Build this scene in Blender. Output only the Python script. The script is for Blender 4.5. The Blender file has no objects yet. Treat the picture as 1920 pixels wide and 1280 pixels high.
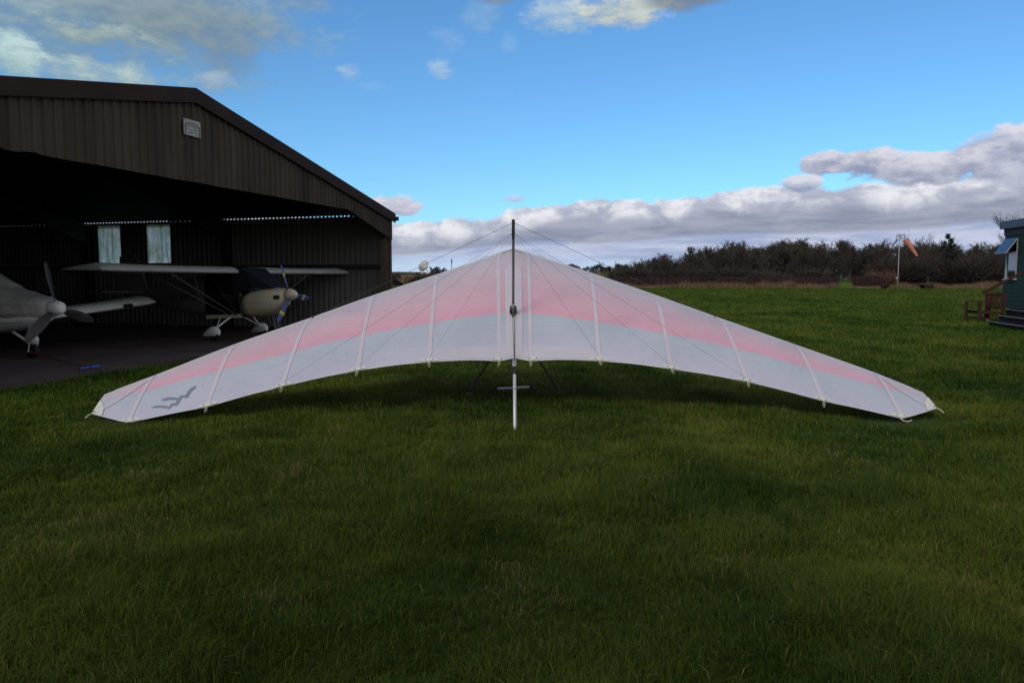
import bpy, bmesh, math, random
import numpy as np
from mathutils import Vector, Matrix, noise as mnoise
GRASS_N = 14000
from mathutils.bvhtree import BVHTree
R = math.radians
scene = bpy.context.scene
COL = scene.collection
rnd = random.Random(7)

# ------------------------------------------------------------------ camera
CAM_H, FPX, PITCH = 1.6, 1400.0, math.atan(115/1400)
cp, sp = math.cos(PITCH), math.sin(PITCH)
def ray(u, v):
    x, y = (u-960)/FPX, (640-v)/FPX
    return Vector((x, cp+sp*y, -sp+cp*y))
EYE = Vector((0, 0, CAM_H))
def at(u, v, Y):
    d = ray(u, v); return EYE + d*(Y/d.y)
def gnd(u, v, z=0.0):
    d = ray(u, v); return EYE + d*((z-CAM_H)/d.z)
def onplane(u, v, p, n):
    d = ray(u, v); return EYE + d*((Vector(p)-EYE).dot(Vector(n))/d.dot(Vector(n)))
def azel(u, v):
    d = ray(u, v).normalized()
    return math.degrees(math.atan2(d.x, d.y)), math.degrees(math.asin(d.z))
def lin(c):
    c = c/255.0
    return c/12.92 if c <= 0.04045 else ((c+0.055)/1.055)**2.4
def rgb(r, g, b): return (lin(r), lin(g), lin(b), 1)

cam = bpy.data.cameras.new('camera'); cam_o = bpy.data.objects.new('camera', cam); COL.objects.link(cam_o)
cam.sensor_width = 36; cam.lens = FPX*36/1920; cam.clip_start = 0.05; cam.clip_end = 9000
cam_o.location = EYE; cam_o.rotation_euler = (R(90)-PITCH, 0, 0)
scene.camera = cam_o

# ------------------------------------------------------------------ object helpers
def tag(o, label=None, cat=None, group=None, kind=None):
    if label: o['label'] = label
    if cat: o['category'] = cat
    if group: o['group'] = group
    if kind: o['kind'] = kind
    return o
def thing(name, label, cat, loc=(0, 0, 0), rz=0, group=None):
    o = bpy.data.objects.new(name, None); COL.objects.link(o)
    o.empty_display_size = 0.2
    o.location = loc; o.rotation_euler = (0, 0, rz)
    return tag(o, label, cat, group)
class MB:
    def __init__(s): s.v = []; s.f = []; s.m = []; s.uv = None
    def add(s, vs, fs, m=0):
        b = len(s.v); s.v += [tuple(p) for p in vs]
        for f in fs: s.f.append([b+i for i in f]); s.m.append(m)
        return s
    def box(s, c, size, M=None, m=0):
        hx, hy, hz = size[0]/2, size[1]/2, size[2]/2
        vs = [Vector((x, y, z)) for x in (-hx, hx) for y in (-hy, hy) for z in (-hz, hz)]
        if M is not None: vs = [M @ p for p in vs]
        vs = [p+Vector(c) for p in vs]
        return s.add(vs, [(0, 1, 3, 2), (4, 6, 7, 5), (0, 4, 5, 1), (2, 3, 7, 6), (0, 2, 6, 4), (1, 5, 7, 3)], m)
    def beam(s, p0, p1, w, h, up=(0, 0, 1), m=0):
        p0, p1 = Vector(p0), Vector(p1); d = (p1-p0).normalized(); up = Vector(up)
        sd = d.cross(up)
        if sd.length < 1e-4: sd = d.cross(Vector((1, 0, 0)))
        sd.normalize(); u = sd.cross(d)
        vs = [p+sd*a*w/2+u*b*h/2 for p in (p0, p1) for a, b in ((-1, -1), (1, -1), (1, 1), (-1, 1))]
        return s.add(vs, [(3, 2, 1, 0), (4, 5, 6, 7), (0, 1, 5, 4), (1, 2, 6, 5), (2, 3, 7, 6), (3, 0, 4, 7)], m)
    def tube(s, pts, rad, n=8, cap=True, m=0):
        pts = [Vector(p) for p in pts]
        if not hasattr(rad, '__len__'): rad = [rad]*len(pts)
        vs = []; ref = None
        for i, p in enumerate(pts):
            d = (pts[min(i+1, len(pts)-1)]-pts[max(i-1, 0)]).normalized()
            if ref is None:
                ref = d.orthogonal().normalized()
            ref = (ref-d*ref.dot(d)).normalized(); b = d.cross(ref)
            for k in range(n):
                a = 2*math.pi*k/n
                vs.append(p+(ref*math.cos(a)+b*math.sin(a))*rad[i])
        fs = []
        for i in range(len(pts)-1):
            for k in range(n):
                fs.append((i*n+k, i*n+(k+1) % n, (i+1)*n+(k+1) % n, (i+1)*n+k))
        if cap:
            fs.append(tuple(range(n-1, -1, -1))); fs.append(tuple((len(pts)-1)*n+k for k in range(n)))
        return s.add(vs, fs, m)
    def loft(s, rings, cap=True, m=0):
        n = len(rings[0]); vs = [p for r in rings for p in r]; fs = []
        for i in range(len(rings)-1):
            for k in range(n):
                fs.append((i*n+k, i*n+(k+1) % n, (i+1)*n+(k+1) % n, (i+1)*n+k))
        if cap:
            fs.append(tuple(range(n-1, -1, -1))); fs.append(tuple((len(rings)-1)*n+k for k in range(n)))
        return s.add(vs, fs, m)
    def grid(s, rows, m=0):
        n = len(rows[0]); vs = [p for r in rows for p in r]; fs = []
        for i in range(len(rows)-1):
            for k in range(n-1): fs.append((i*n+k, i*n+k+1, (i+1)*n+k+1, (i+1)*n+k))
        return s.add(vs, fs, m)
    def prism(s, poly, off, m=0):
        n = len(poly); poly = [Vector(p) for p in poly]; off = Vector(off)
        fs = [tuple(range(n)), tuple(range(2*n-1, n-1, -1))]
        fs += [(k, n+k, n+(k+1) % n, (k+1) % n) for k in range(n)]
        return s.add(poly+[p+off for p in poly], fs, m)
    def build(s, name, mat, parent=None, loc=None, smooth=False, local=False):
        """loc: world-built mesh gets its origin there. parent without local: vertices are world, parent unrotated."""
        me = bpy.data.meshes.new(name)
        off = Vector((0, 0, 0))
        if parent is not None and not local: off = Vector(wloc(parent))
        elif loc is not None: off = Vector(loc)
        me.from_pydata([(p[0]-off.x, p[1]-off.y, p[2]-off.z) for p in s.v], [], s.f)
        mats = mat if isinstance(mat, (list, tuple)) else [mat]
        for q in mats: me.materials.append(q)
        if len(mats) > 1: me.polygons.foreach_set('material_index', s.m)
        if smooth: me.polygons.foreach_set('use_smooth', [True]*len(me.polygons))
        if s.uv is not None:
            l = me.uv_layers.new(name='UVMap')
            idx = np.empty(len(me.loops), dtype=np.int32); me.loops.foreach_get('vertex_index', idx)
            l.data.foreach_set('uv', np.array(s.uv, dtype=np.float32)[idx].ravel())
        me.update()
        o = bpy.data.objects.new(name, me); COL.objects.link(o)
        if parent is not None: o.parent = parent
        elif loc is not None: o.location = loc
        return o
def wloc(o):
    v = Vector(o.location)
    while o.parent is not None:
        o = o.parent; v = v+Vector(o.location)
    return v
def structure(name, mb, mat, loc=(0, 0, 0), smooth=False):
    return tag(mb.build(name, mat, loc=loc, smooth=smooth), kind='structure')

# ------------------------------------------------------------------ material helpers
def _nt(name):
    m = bpy.data.materials.new(name); m.use_nodes = True
    nt = m.node_tree; nt.nodes.clear()
    out = nt.nodes.new('ShaderNodeOutputMaterial')
    return m, nt, out
def node(nt, t, **kw):
    n = nt.nodes.new(t)
    for k, v in kw.items(): setattr(n, k, v)
    return n
def setin(nt, n, i, v):
    if hasattr(v, 'default_value') or isinstance(v, bpy.types.NodeSocket): nt.links.new(v, n.inputs[i])
    else: n.inputs[i].default_value = v
def coords(nt, kind='Object', scale=(1, 1, 1)):
    tc = node(nt, 'ShaderNodeTexCoord'); mp = node(nt, 'ShaderNodeMapping')
    if kind == 'Position':
        g = node(nt, 'ShaderNodeNewGeometry'); nt.links.new(g.outputs['Position'], mp.inputs[0])
    else: nt.links.new(tc.outputs[kind], mp.inputs[0])
    mp.inputs['Scale'].default_value = scale
    return mp.outputs[0]
def noise_tex(nt, vec, scale, detail=4, rough=0.55, dist=0.0):
    n = node(nt, 'ShaderNodeTexNoise'); nt.links.new(vec, n.inputs['Vector'])
    n.inputs['Scale'].default_value = scale; n.inputs['Detail'].default_value = detail
    n.inputs['Roughness'].default_value = rough; n.inputs['Distortion'].default_value = dist
    return n.outputs['Fac']
def ramp(nt, fac, stops, interp='LINEAR'):
    r = node(nt, 'ShaderNodeValToRGB'); r.color_ramp.interpolation = interp
    els = r.color_ramp.elements
    while len(els) < len(stops): els.new(0.5)
    for e, (p, c) in zip(els, stops): e.position = p; e.color = c if len(c) == 4 else (*c, 1)
    nt.links.new(fac, r.inputs[0]); return r.outputs[0]
def mixc(nt, fac, a, b, blend='MIX'):
    n = node(nt, 'ShaderNodeMix', data_type='RGBA', blend_type=blend)
    setin(nt, n, 0, fac); setin(nt, n, 6, a); setin(nt, n, 7, b)
    return n.outputs[2]
def mul(c, k): return (c[0]*k, c[1]*k, c[2]*k, 1)
def mat(name, c, rough=0.6, var=0.25, scale=3.0, bump=0.0, bscale=30.0, metal=0.0, spec=0.4, stretch=(1, 1, 1), c2=None, transl=0.0, objrand=0.0, coat=0.0):
    m, nt, out = _nt(name)
    c = tuple(c[:3])+(1,)
    vec = coords(nt, 'Object', stretch)
    f = noise_tex(nt, vec, scale, 5, 0.6)
    col = ramp(nt, f, [(0.3, mul(c, 1-var)), (0.7, c2 if c2 else mul(c, 1+var))])
    if objrand:
        oi = node(nt, 'ShaderNodeObjectInfo')
        k = ramp(nt, oi.outputs['Random'], [(0, (1-objrand,)*3), (0.5, (1, 1-objrand*.15, 1-objrand*.3)), (1, (1+objrand,)*3)])
        col = mixc(nt, 1.0, col, k, 'MULTIPLY')
    b = node(nt, 'ShaderNodeBsdfPrincipled')
    nt.links.new(col, b.inputs['Base Color'])
    b.inputs['Roughness'].default_value = rough; b.inputs['Metallic'].default_value = metal
    b.inputs['Specular IOR Level'].default_value = spec
    if coat: b.inputs['Coat Weight'].default_value = coat
    if bump:
        bp = node(nt, 'ShaderNodeBump'); bp.inputs['Strength'].default_value = bump; bp.inputs['Distance'].default_value = 0.02
        nt.links.new(noise_tex(nt, vec, bscale, 4), bp.inputs['Height']); nt.links.new(bp.outputs[0], b.inputs['Normal'])
    sh = b.outputs[0]
    if transl:
        t = node(nt, 'ShaderNodeBsdfTranslucent'); nt.links.new(col, t.inputs[0])
        mx = node(nt, 'ShaderNodeMixShader'); mx.inputs[0].default_value = transl
        nt.links.new(sh, mx.inputs[1]); nt.links.new(t.outputs[0], mx.inputs[2]); sh = mx.outputs[0]
    nt.links.new(sh, out.inputs[0])
    return m

# ------------------------------------------------------------------ sun and sky
SUN_AZ, SUN_EL = 212.0, 34.0          # compass-like: 0 = away from camera (+Y), clockwise; behind the left shoulder
sun = bpy.data.lights.new('sun', 'SUN'); sun.energy = 1.25; sun.angle = R(16); sun.color = (1.0, 0.93, 0.83)
sun_o = bpy.data.objects.new('sun', sun); COL.objects.link(sun_o)
sd = Vector((math.sin(R(SUN_AZ))*math.cos(R(SUN_EL)), math.cos(R(SUN_AZ))*math.cos(R(SUN_EL)), math.sin(R(SUN_EL))))
sun_o.rotation_euler = sd.to_track_quat('Z', 'Y').to_euler()
sun_o.location = sd*200
scene.view_settings.view_transform = 'Standard'; scene.view_settings.look = 'None'
scene.view_settings.exposure = 0.0; scene.view_settings.gamma = 1.0

world = bpy.data.worlds.new('World'); scene.world = world; world.use_nodes = True
wt = world.node_tree; wt.nodes.clear()
def M_(op, a, b=0.0, c=0.0, clamp=False):
    n = wt.nodes.new('ShaderNodeMath'); n.operation = op; n.use_clamp = clamp
    for i, v in enumerate((a, b, c)):
        if i < len(n.inputs): setin(wt, n, i, v)
    return n.outputs[0]
def smooth_(x, lo, hi):
    n = wt.nodes.new('ShaderNodeMapRange'); n.interpolation_type = 'SMOOTHSTEP'
    setin(wt, n, 0, x); setin(wt, n, 1, lo); setin(wt, n, 2, hi); n.inputs[3].default_value = 0; n.inputs[4].default_value = 1
    return n.outputs[0]
def comb_(x, y, z=0.0):
    n = wt.nodes.new('ShaderNodeCombineXYZ'); setin(wt, n, 0, x); setin(wt, n, 1, y); setin(wt, n, 2, z); return n.outputs[0]
def curve_(x, pts, lo, hi, ylo, yhi):
    n = wt.nodes.new('ShaderNodeFloatCurve')
    setin(wt, n, 1, M_('DIVIDE', M_('SUBTRACT', x, lo), hi-lo, clamp=True))
    cv = n.mapping.curves[0]
    P = [((a-lo)/(hi-lo), (b-ylo)/(yhi-ylo)) for a, b in pts]
    while len(cv.points) < len(P): cv.points.new(0.5, 0.5)
    for q, (a, b) in zip(cv.points, P): q.location = (a, b); q.handle_type = 'AUTO'
    n.mapping.update()
    return M_('MULTIPLY_ADD', n.outputs[0], yhi-ylo, ylo)
sky = wt.nodes.new('ShaderNodeTexSky'); sky.sky_type = 'NISHITA'; sky.sun_disc = False
sky.sun_elevation = R(SUN_EL); sky.sun_rotation = R(SUN_AZ)
sky.altitude = 0; sky.air_density = 1.0; sky.dust_density = 0.6; sky.ozone_density = 1.6
SKY_STRENGTH = 0.12
tc = wt.nodes.new('ShaderNodeTexCoord')
sx = wt.nodes.new('ShaderNodeSeparateXYZ'); wt.links.new(tc.outputs['Generated'], sx.inputs[0])
AZ = M_('MULTIPLY', M_('ARCTAN2', sx.outputs[0], sx.outputs[1]), 57.29578)
EL = M_('MULTIPLY', M_('ARCSINE', sx.outputs[2]), 57.29578)
def wnoise(vec, scale, detail, rough=0.58, dist=0.0): return noise_tex(wt, vec, scale, detail, rough, dist)
V0 = comb_(AZ, M_('MULTIPLY', EL, 1.7))
N1 = M_('SUBTRACT', wnoise(V0, 0.22, 7, 0.6, 0.3), 0.5)
N2 = M_('SUBTRACT', wnoise(comb_(M_('ADD', AZ, 40.0), M_('MULTIPLY', EL, 2.2)), 0.55, 6, 0.62), 0.5)
VS = comb_(M_('MULTIPLY', AZ, 0.35), M_('MULTIPLY', EL, 2.2), 5.0)
N3 = M_('SUBTRACT', wnoise(VS, 0.45, 6, 0.6, 0.4), 0.5)
NB = M_('SUBTRACT', wnoise(comb_(M_('ADD', AZ, 11.0), M_('MULTIPLY', EL, 1.35), 2.0), 0.42, 5, 0.5, 0.5), 0.5)
inv = 1.0/SKY_STRENGTH
def wc(r, g, b): c = rgb(r, g, b); return (c[0]*inv, c[1]*inv, c[2]*inv, 1)
col = mixc(wt, 1.0, sky.outputs[0], (0.57, 0.98, 1.27, 1), 'MULTIPLY')
def cloud(col, cx, cy, rx, ry, dark, light, soft=0.5, op=1.0, amp=1.6, tilt=1.0, bias=0.0):
    a0, e0 = azel(cx, cy); ra = abs(azel(cx+rx, cy)[0]-azel(cx-rx, cy)[0])/2; re = abs(azel(cx, cy-ry)[1]-azel(cx, cy+ry)[1])/2
    dx = M_('MULTIPLY_ADD', AZ, 1/ra, -a0/ra); dy = M_('MULTIPLY_ADD', EL, 1/re, -e0/re)
    r2 = M_('MULTIPLY_ADD', dx, dx, M_('MULTIPLY', dy, dy))
    D = M_('ADD', M_('SUBTRACT', 1.0+bias, r2), M_('MULTIPLY_ADD', N1, amp, M_('MULTIPLY', N2, amp*0.7)))
    al = M_('MULTIPLY', smooth_(D, 0.0, soft), op)
    sh = M_('MULTIPLY_ADD', dy, 0.38*tilt, M_('MULTIPLY_ADD', N2, 1.3, M_('MULTIPLY_ADD', N1, 1.2, 0.5)))
    cc = mixc(wt, smooth_(sh, 0.05, 0.95), wc(*dark), wc(*light))
    return mixc(wt, al, col, cc)
# horizon cloud bank: top edge and lower edge follow the photographed line, given as bearing -> elevation
TOP = [(-700, 340), (300, 370), (640, 405), (735, 413), (800, 414), (850, 408), (900, 405), (960, 392), (1040, 378), (1110, 371), (1160, 370), (1220, 374), (1300, 366), (1400, 353), (1500, 346), (1640, 343), (1750, 336), (1850, 322), (1920, 312), (2600, 270)]
LOW = [(-700, 470), (735, 474), (850, 466), (960, 456), (1160, 450), (1300, 441), (1500, 434), (1700, 426), (1920, 410), (2600, 390)]
tp = [azel(*q) for q in TOP]; lp = [azel(*q) for q in LOW]
a_lo, a_hi = min(tp[0][0], lp[0][0]), max(tp[-1][0], lp[-1][0])
etop = curve_(AZ, tp, a_lo, a_hi, 0.0, 16.0); elow = curve_(AZ, lp, a_lo, a_hi, 0.0, 16.0)
e1 = M_('ADD', EL, M_('MULTIPLY_ADD', N2, 0.5, M_('MULTIPLY', NB, 1.7)))
d_top = M_('SUBTRACT', etop, e1)                       # degrees below the top edge
in_bank = smooth_(d_top, -0.02, 0.32)
# body colours: white billows near the top, grey-lavender belly below
belly = smooth_(M_('ADD', d_top, M_('MULTIPLY_ADD', NB, 3.4, M_('MULTIPLY', N2, 1.4))), 0.6, 2.1)
light_c = mixc(wt, smooth_(M_('ADD', M_('MULTIPLY', NB, -0.85), M_('MULTIPLY', N2, 0.7)), -0.16, 0.16), wc(178, 183, 202), wc(234, 236, 242))
dark_c = mixc(wt, smooth_(N3, -0.15, 0.15), wc(136, 145, 168), wc(166, 172, 190))
body = mixc(wt, belly, light_c, dark_c)
e3 = M_('ADD', EL, M_('MULTIPLY_ADD', N3, 1.2, M_('MULTIPLY', N2, 0.3)))
under = smooth_(M_('SUBTRACT', elow, e3), -0.08, 0.3)
und_c = mixc(wt, smooth_(N3, -0.14, 0.14), wc(158, 172, 206), wc(196, 204, 226))
und_c = mixc(wt, smooth_(M_('MULTIPLY_ADD', EL, -0.5, M_('MULTIPLY_ADD', N1, 1.5, 1.3)), 0.2, 1.0), und_c, wc(190, 212, 238))
body = mixc(wt, under, body, und_c)
G1, G2 = (112, 130, 142), (150, 166, 172)
col = cloud(col, 150, -10, 530, 215, (120, 142, 154), (164, 188, 194), 1.5, 0.93, 1.9, bias=0.25)
col = cloud(col, 340, 30, 280, 80, (100, 120, 132), (138, 154, 164), 1.5, 0.85, 1.6)
col = cloud(col, 430, 95, 80, 64, (106, 126, 142), (136, 154, 170), 1.5, 0.8, 1.8)
col = cloud(col, 28, 105, 70, 62, (150, 180, 184), (198, 224, 222), 0.9, 0.95, 2.2)
col = cloud(col, 160, 62, 130, 32, (130, 150, 152), (176, 194, 190), 1.0, 0.8, 2.4)
col = cloud(col, 200, 140, 200, 36, (146, 170, 176), (190, 210, 206), 1.5, 0.85, 2.2)
col = cloud(col, 400, 152, 48, 24, (134, 156, 176), (170, 190, 208), 1.1, 0.7, 2.4)
col = cloud(col, 560, -5, 80, 36, (118, 142, 168), (146, 170, 192), 1.2, 0.65, 2.2)
col = cloud(col, 655, 138, 30, 20, (150, 178, 206), (184, 202, 222), 1.5, 0.7, 3.2)
col = cloud(col, 700, 160, 34, 12, (140, 180, 222), (160, 196, 232), 1.4, 0.4, 1.6)
col = cloud(col, 828, 128, 30, 22, (150, 182, 214), (188, 208, 228), 1.5, 0.75, 3.2)
col = cloud(col, 838, 75, 44, 30, (130, 172, 218), (158, 192, 228), 1.5, 0.5, 2.4)
col = cloud(col, 900, 28, 48, 46, (124, 166, 208), (154, 188, 220), 1.5, 0.5, 2.4)
col = cloud(col, 955, 82, 22, 26, (140, 184, 228), (160, 200, 236), 1.5, 0.4, 2.2)
col = cloud(col, 925, -14, 70, 26, (116, 132, 152), (132, 154, 178), 1.0, 0.75, 2.2)
col = cloud(col, 1060, 26, 90, 48, (150, 180, 204), (196, 212, 220), 1.2, 0.8, 2.6)
col = cloud(col, 1165, 16, 105, 44, (172, 184, 190), (220, 228, 216), 0.8, 0.98, 2.0)
col = cloud(col, 1285, -12, 115, 38, (112, 126, 140), (150, 158, 166), 0.9, 0.9, 1.8)
col = cloud(col, 738, 386, 60, 24, (168, 172, 196), (226, 222, 232), 0.5, 0.97, 2.3)
col = cloud(col, 965, 373, 28, 9, (178, 186, 212), (206, 212, 230), 0.9, 0.7, 1.4)
col = mixc(wt, in_bank, col, body)
col = cloud(col, 1550, 304, 58, 24, (146, 152, 178), (220, 220, 230), 0.45, 0.97, 2.3)
col = cloud(col, 1625, 306, 78, 34, (142, 150, 178), (220, 220, 230), 0.45, 0.98, 2.3)
col = cloud(col, 1735, 314, 120, 32, (144, 150, 176), (220, 220, 230), 0.45, 0.98, 2.3)
col = cloud(col, 1880, 282, 110, 54, (140, 148, 178), (220, 220, 230), 0.45, 0.98, 2.3)
col = cloud(col, 1500, 346, 44, 19, (140, 150, 180), (220, 220, 230), 0.5, 0.95, 2.3)
col = cloud(col, 1990, 330, 120, 60, (150, 156, 182), (196, 200, 216), 0.6, 0.9, 2.3)
# added unseen cloud overhead, behind and beside the camera, to neutralise the blue skylight
away = M_('MAXIMUM', smooth_(EL, 36.0, 48.0), smooth_(M_('ABSOLUTE', AZ), 50.0, 66.0))
NV = M_('SUBTRACT', noise_tex(wt, tc.outputs['Generated'], 2.6, 6, 0.58, 0.3), 0.5)
cover = M_('MULTIPLY', smooth_(NV, -0.16, 0.04), away)
over_c = mixc(wt, smooth_(NV, -0.05, 0.18), wc(206, 204, 200), wc(176, 174, 172))
col = mixc(wt, cover, col, over_c)
below = smooth_(EL, -0.6, 0.0)
col = mixc(wt, below, wc(70, 70, 50), col)
bg = wt.nodes.new('ShaderNodeBackground'); bg.inputs[1].default_value = SKY_STRENGTH
wt.links.new(col, bg.inputs[0])
wo = wt.nodes.new('ShaderNodeOutputWorld'); wt.links.new(bg.outputs[0], wo.inputs[0])
world.cycles.sampling_method = 'MANUAL'; world.cycles.sample_map_resolution = 512

# ------------------------------------------------------------------ materials
CONC = mat('stained_concrete', (0.078, 0.056, 0.054), 0.75, 0.4, 0.9, 0.25, 60)
CLAD = mat('brown_profiled_steel', (0.080, 0.065, 0.049), 0.65, 0.38, 1.6, 0.0, stretch=(1, 1, 0.12), spec=.12)
CLADIN = mat('dark_steel_lining', (0.19, 0.175, 0.175), 0.6, 0.3, 0.8, stretch=(1, 1, 0.3))
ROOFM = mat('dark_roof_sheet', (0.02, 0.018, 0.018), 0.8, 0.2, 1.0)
TRIM = mat('chocolate_trim', (0.042, 0.025, 0.020), 0.65, 0.2, 1.2, spec=.12)
STEEL = mat('brown_painted_steel', (0.115, 0.085, 0.068), 0.5, 0.18, 2.0)
DARKSTEEL = mat('dark_painted_steel', (0.03, 0.028, 0.03), 0.6, 0.2, 2.0)
BLACK = mat('black_rubber', (0.012, 0.012, 0.012), 0.7, 0.2, 5)
ALU = mat('brushed_aluminium', (0.50, 0.49, 0.54), 0.42, 0.06, 6, metal=0.35, spec=0.5)
WIRE = mat('steel_wire', (0.10, 0.10, 0.11), 0.4, 0.1, 4, metal=0.5)
WHITE = mat('white_gelcoat', (0.84, 0.86, 0.86), 0.35, 0.06, 2.5)
CREAM = mat('cream_gelcoat', (0.60, 0.54, 0.415), 0.38, 0.1, 3.0)
GREYC = mat('grey_dust_cover', (0.44, 0.44, 0.42), 0.9, 0.1, 4.0, 0.6, 7.0)
STRUTM = mat('dull_strut_paint', (0.075, 0.075, 0.075), 0.6, 0.2, 3)
GREYF = mat('grey_doped_fabric', (0.15, 0.15, 0.165), 0.6, 0.15, 2.0)
NAVY = mat('navy_canvas', (0.012, 0.013, 0.026), 0.8, 0.2, 4.0)
BLUE = mat('blue_painted_blade', (0.07, 0.10, 0.26), 0.4, 0.2, 5)
YELLOW = mat('yellow_band_paint', (0.62, 0.50, 0.12), 0.5, 0.1, 6)
GREYP = mat('grey_composite_blade', (0.058, 0.050, 0.052), 0.45, 0.15, 5)
GLASSD = mat('dark_cabin_glazing', (0.01, 0.01, 0.012), 0.15, 0.1, 3)
REDP = mat('red_paint', (0.16, 0.02, 0.02), 0.5, 0.2, 4)
BLUEP = mat('blue_grip_foam', (0.03, 0.12, 0.55), 0.6, 0.1, 8)
# ------------------------------------------------------------------ hangar frame of reference
HF = Vector((-3.817, 24.0, 0)); HD = Vector((-0.2977, -0.9547, 0)); HI = Vector((-0.9547, 0.2977, 0)); UP = Vector((0, 0, 1))
HW, HDEP, EAVE, APEX = 17.86, 18.0, 3.68, 5.42
SL = (APEX-EAVE)/(HW/2)
def H(t, s, z): return HF+HD*t+HI*s+UP*z
def roofz(t): return EAVE+SL*min(t, HW-t)

# ------------------------------------------------------------------ ground
def ground_mat():
    m, nt, out = _nt('meadow_turf')
    v = coords(nt, 'Position')
    big = noise_tex(nt, v, 0.11, 6, 0.62, 0.5)
    mid = noise_tex(nt, v, 0.9, 5, 0.6)
    vs = coords(nt, 'Position', (0.22, 1.0, 1.0))
    strk = noise_tex(nt, vs, 0.55, 5, 0.65)
    fine = noise_tex(nt, v, 14.0, 3, 0.7)
    c1 = ramp(nt, big, [(0.32, (0.026, 0.044, 0.009)), (0.5, (0.034, 0.056, 0.011)), (0.7, (0.048, 0.064, 0.015))])
    c2 = ramp(nt, strk, [(0.35, (0.50, 0.56, 0.5)), (0.5, (0.95, 0.95, 0.95)), (0.68, (1.3, 1.22, 1.1))])
    c3 = ramp(nt, mid, [(0.3, (0.68, 0.7, 0.7)), (0.7, (1.25, 1.2, 1.15))])
    c4 = ramp(nt, fine, [(0.3, (0.6, 0.6, 0.6)), (0.7, (1.35, 1.35, 1.3))])
    c = mixc(nt, 1.0, mixc(nt, 1.0, mixc(nt, 1.0, c1, c2, 'MULTIPLY'), c3, 'MULTIPLY'), c4, 'MULTIPLY')
    b = node(nt, 'ShaderNodeBsdfPrincipled'); nt.links.new(c, b.inputs['Base Color'])
    b.inputs['Roughness'].default_value = 0.95; b.inputs['Specular IOR Level'].default_value = 0.1
    bp = node(nt, 'ShaderNodeBump'); bp.inputs['Strength'].default_value = 0.6; bp.inputs['Distance'].default_value = 0.06
    nt.links.new(mid, bp.inputs['Height']); nt.links.new(bp.outputs[0], b.inputs['Normal'])
    nt.links.new(b.outputs[0], out.inputs[0]); return m
TURF = ground_mat()
g = MB(); g.grid([[(x, y, 0) for x in (-4000, -300, -60, -10, 10, 60, 300, 4000)] for y in (-400, -40, 0, 12, 30, 80, 150, 400, 5000)])
structure('ground', g, TURF)

# hangar floor with a ragged front edge
def edge_s(t): return -0.42+0.16*mnoise.noise(Vector((t*0.7, 3.1, 0)))+0.06*mnoise.noise(Vector((t*3.1, 9.0, 0)))
fl = MB(); rows = []
for i in range(0, 121):
    t = -0.05+(HW+0.1)*i/120
    e = edge_s(t)
    rows.append([H(t, s, 0.012 if s > e else -0.02) for s in (e, e+0.03, 1.0, 6.0, HDEP+0.1)])
fl.grid(rows)
structure('hangar_floor', fl, CONC, loc=HF)

# distant rolling ground
def hill(name, y0, x0, x1, zf, matl):
    mb = MB(); rows = []
    for i in range(90):
        x = x0+(x1-x0)*i/89
        z = zf(x)
        rows.append([(x, y0-260, -1.0), (x, y0-120, z*0.5), (x, y0, z), (x, y0+260, z*0.6), (x, y0+500, -2)])
    mb.grid(rows); structure(name, mb, matl, loc=(0, y0, 0), smooth=True)
FARL = mat('far_farmland', (0.060, 0.060, 0.045), 0.9, 0.45, 0.012)
FARL2 = mat('far_woodland', (0.040, 0.046, 0.055), 0.9, 0.3, 0.02)
hill('hills', 1500, -1800, 2400, lambda x: 17+7*mnoise.noise(Vector((x*0.0016, 2.2, 0)))+2.0*mnoise.noise(Vector((x*0.012, 5, 0))), FARL2)
hill('rise', 900, -1200, 1500, lambda x: 9+4*mnoise.noise(Vector((x*0.003, 7.7, 0)))+1.0*mnoise.noise(Vector((x*0.02, 1, 0))), FARL)

# ------------------------------------------------------------------ hangar
hangar = thing('hangar', 'brown corrugated steel hangar with a wide open front beside the grass', 'hangar', HF)
def profile(a0, a1, pitch=0.2, depth=0.035):
    """corrugation stations: list of (along, outwards)"""
    out = []; n = int(math.ceil((a1-a0)/pitch))
    for i in range(n):
        a = a0+i*pitch
        for da, d in ((0, 0), (pitch*.55, 0), (pitch*.68, depth), (pitch*.87, depth)):
            if a+da < a1: out.append((a+da, d))
    out.append((a1, 0)); return out
def header(t):
    tt = min(t, HW-t)
    return min(3.585, 2.86+0.262*tt)
mb = MB()
rows = []
for t, d in profile(0.0, HW):
    zb = header(t)+0.012*mnoise.noise(Vector((t*1.3, 0, 0)))
    if 12.4 < t < 13.4: zb += 0.02*math.sin((t-12.4)*9)
    rows.append([H(t, 0.0-d, zb), H(t, 0.0-d, roofz(t)-0.10)])
mb.grid(rows); mb.build('gable_cladding', CLAD, hangar)
mb = MB()                                             # lining behind the gable cladding
mb.grid([[H(t, 0.06, header(t)+0.02), H(t, 0.06, roofz(t)-0.12)] for t in np.linspace(0.02, HW-0.02, 60)])
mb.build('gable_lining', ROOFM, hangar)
for a, b in ((0.0, HW/2), (HW, HW/2)):
    mb = MB()
    t0 = a+(-0.06 if a < 1 else 0.06)
    pr = [H(t0, -0.10, roofz(0)-0.25-0.01), H(b, -0.10, APEX-0.25), H(b, -0.10, APEX+0.02), H(t0, -0.10, roofz(0)+0.0)]
    mb.prism(pr, HI*0.035)
    mb.prism([p+UP*0.0 for p in [H(t0, -0.10, roofz(0)), H(b, -0.10, APEX+0.02), H(b, -0.10, APEX+0.045), H(t0, -0.10, roofz(0)+0.025)]], HI*0.30)
    mb.build('barge_board', TRIM, hangar)
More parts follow.
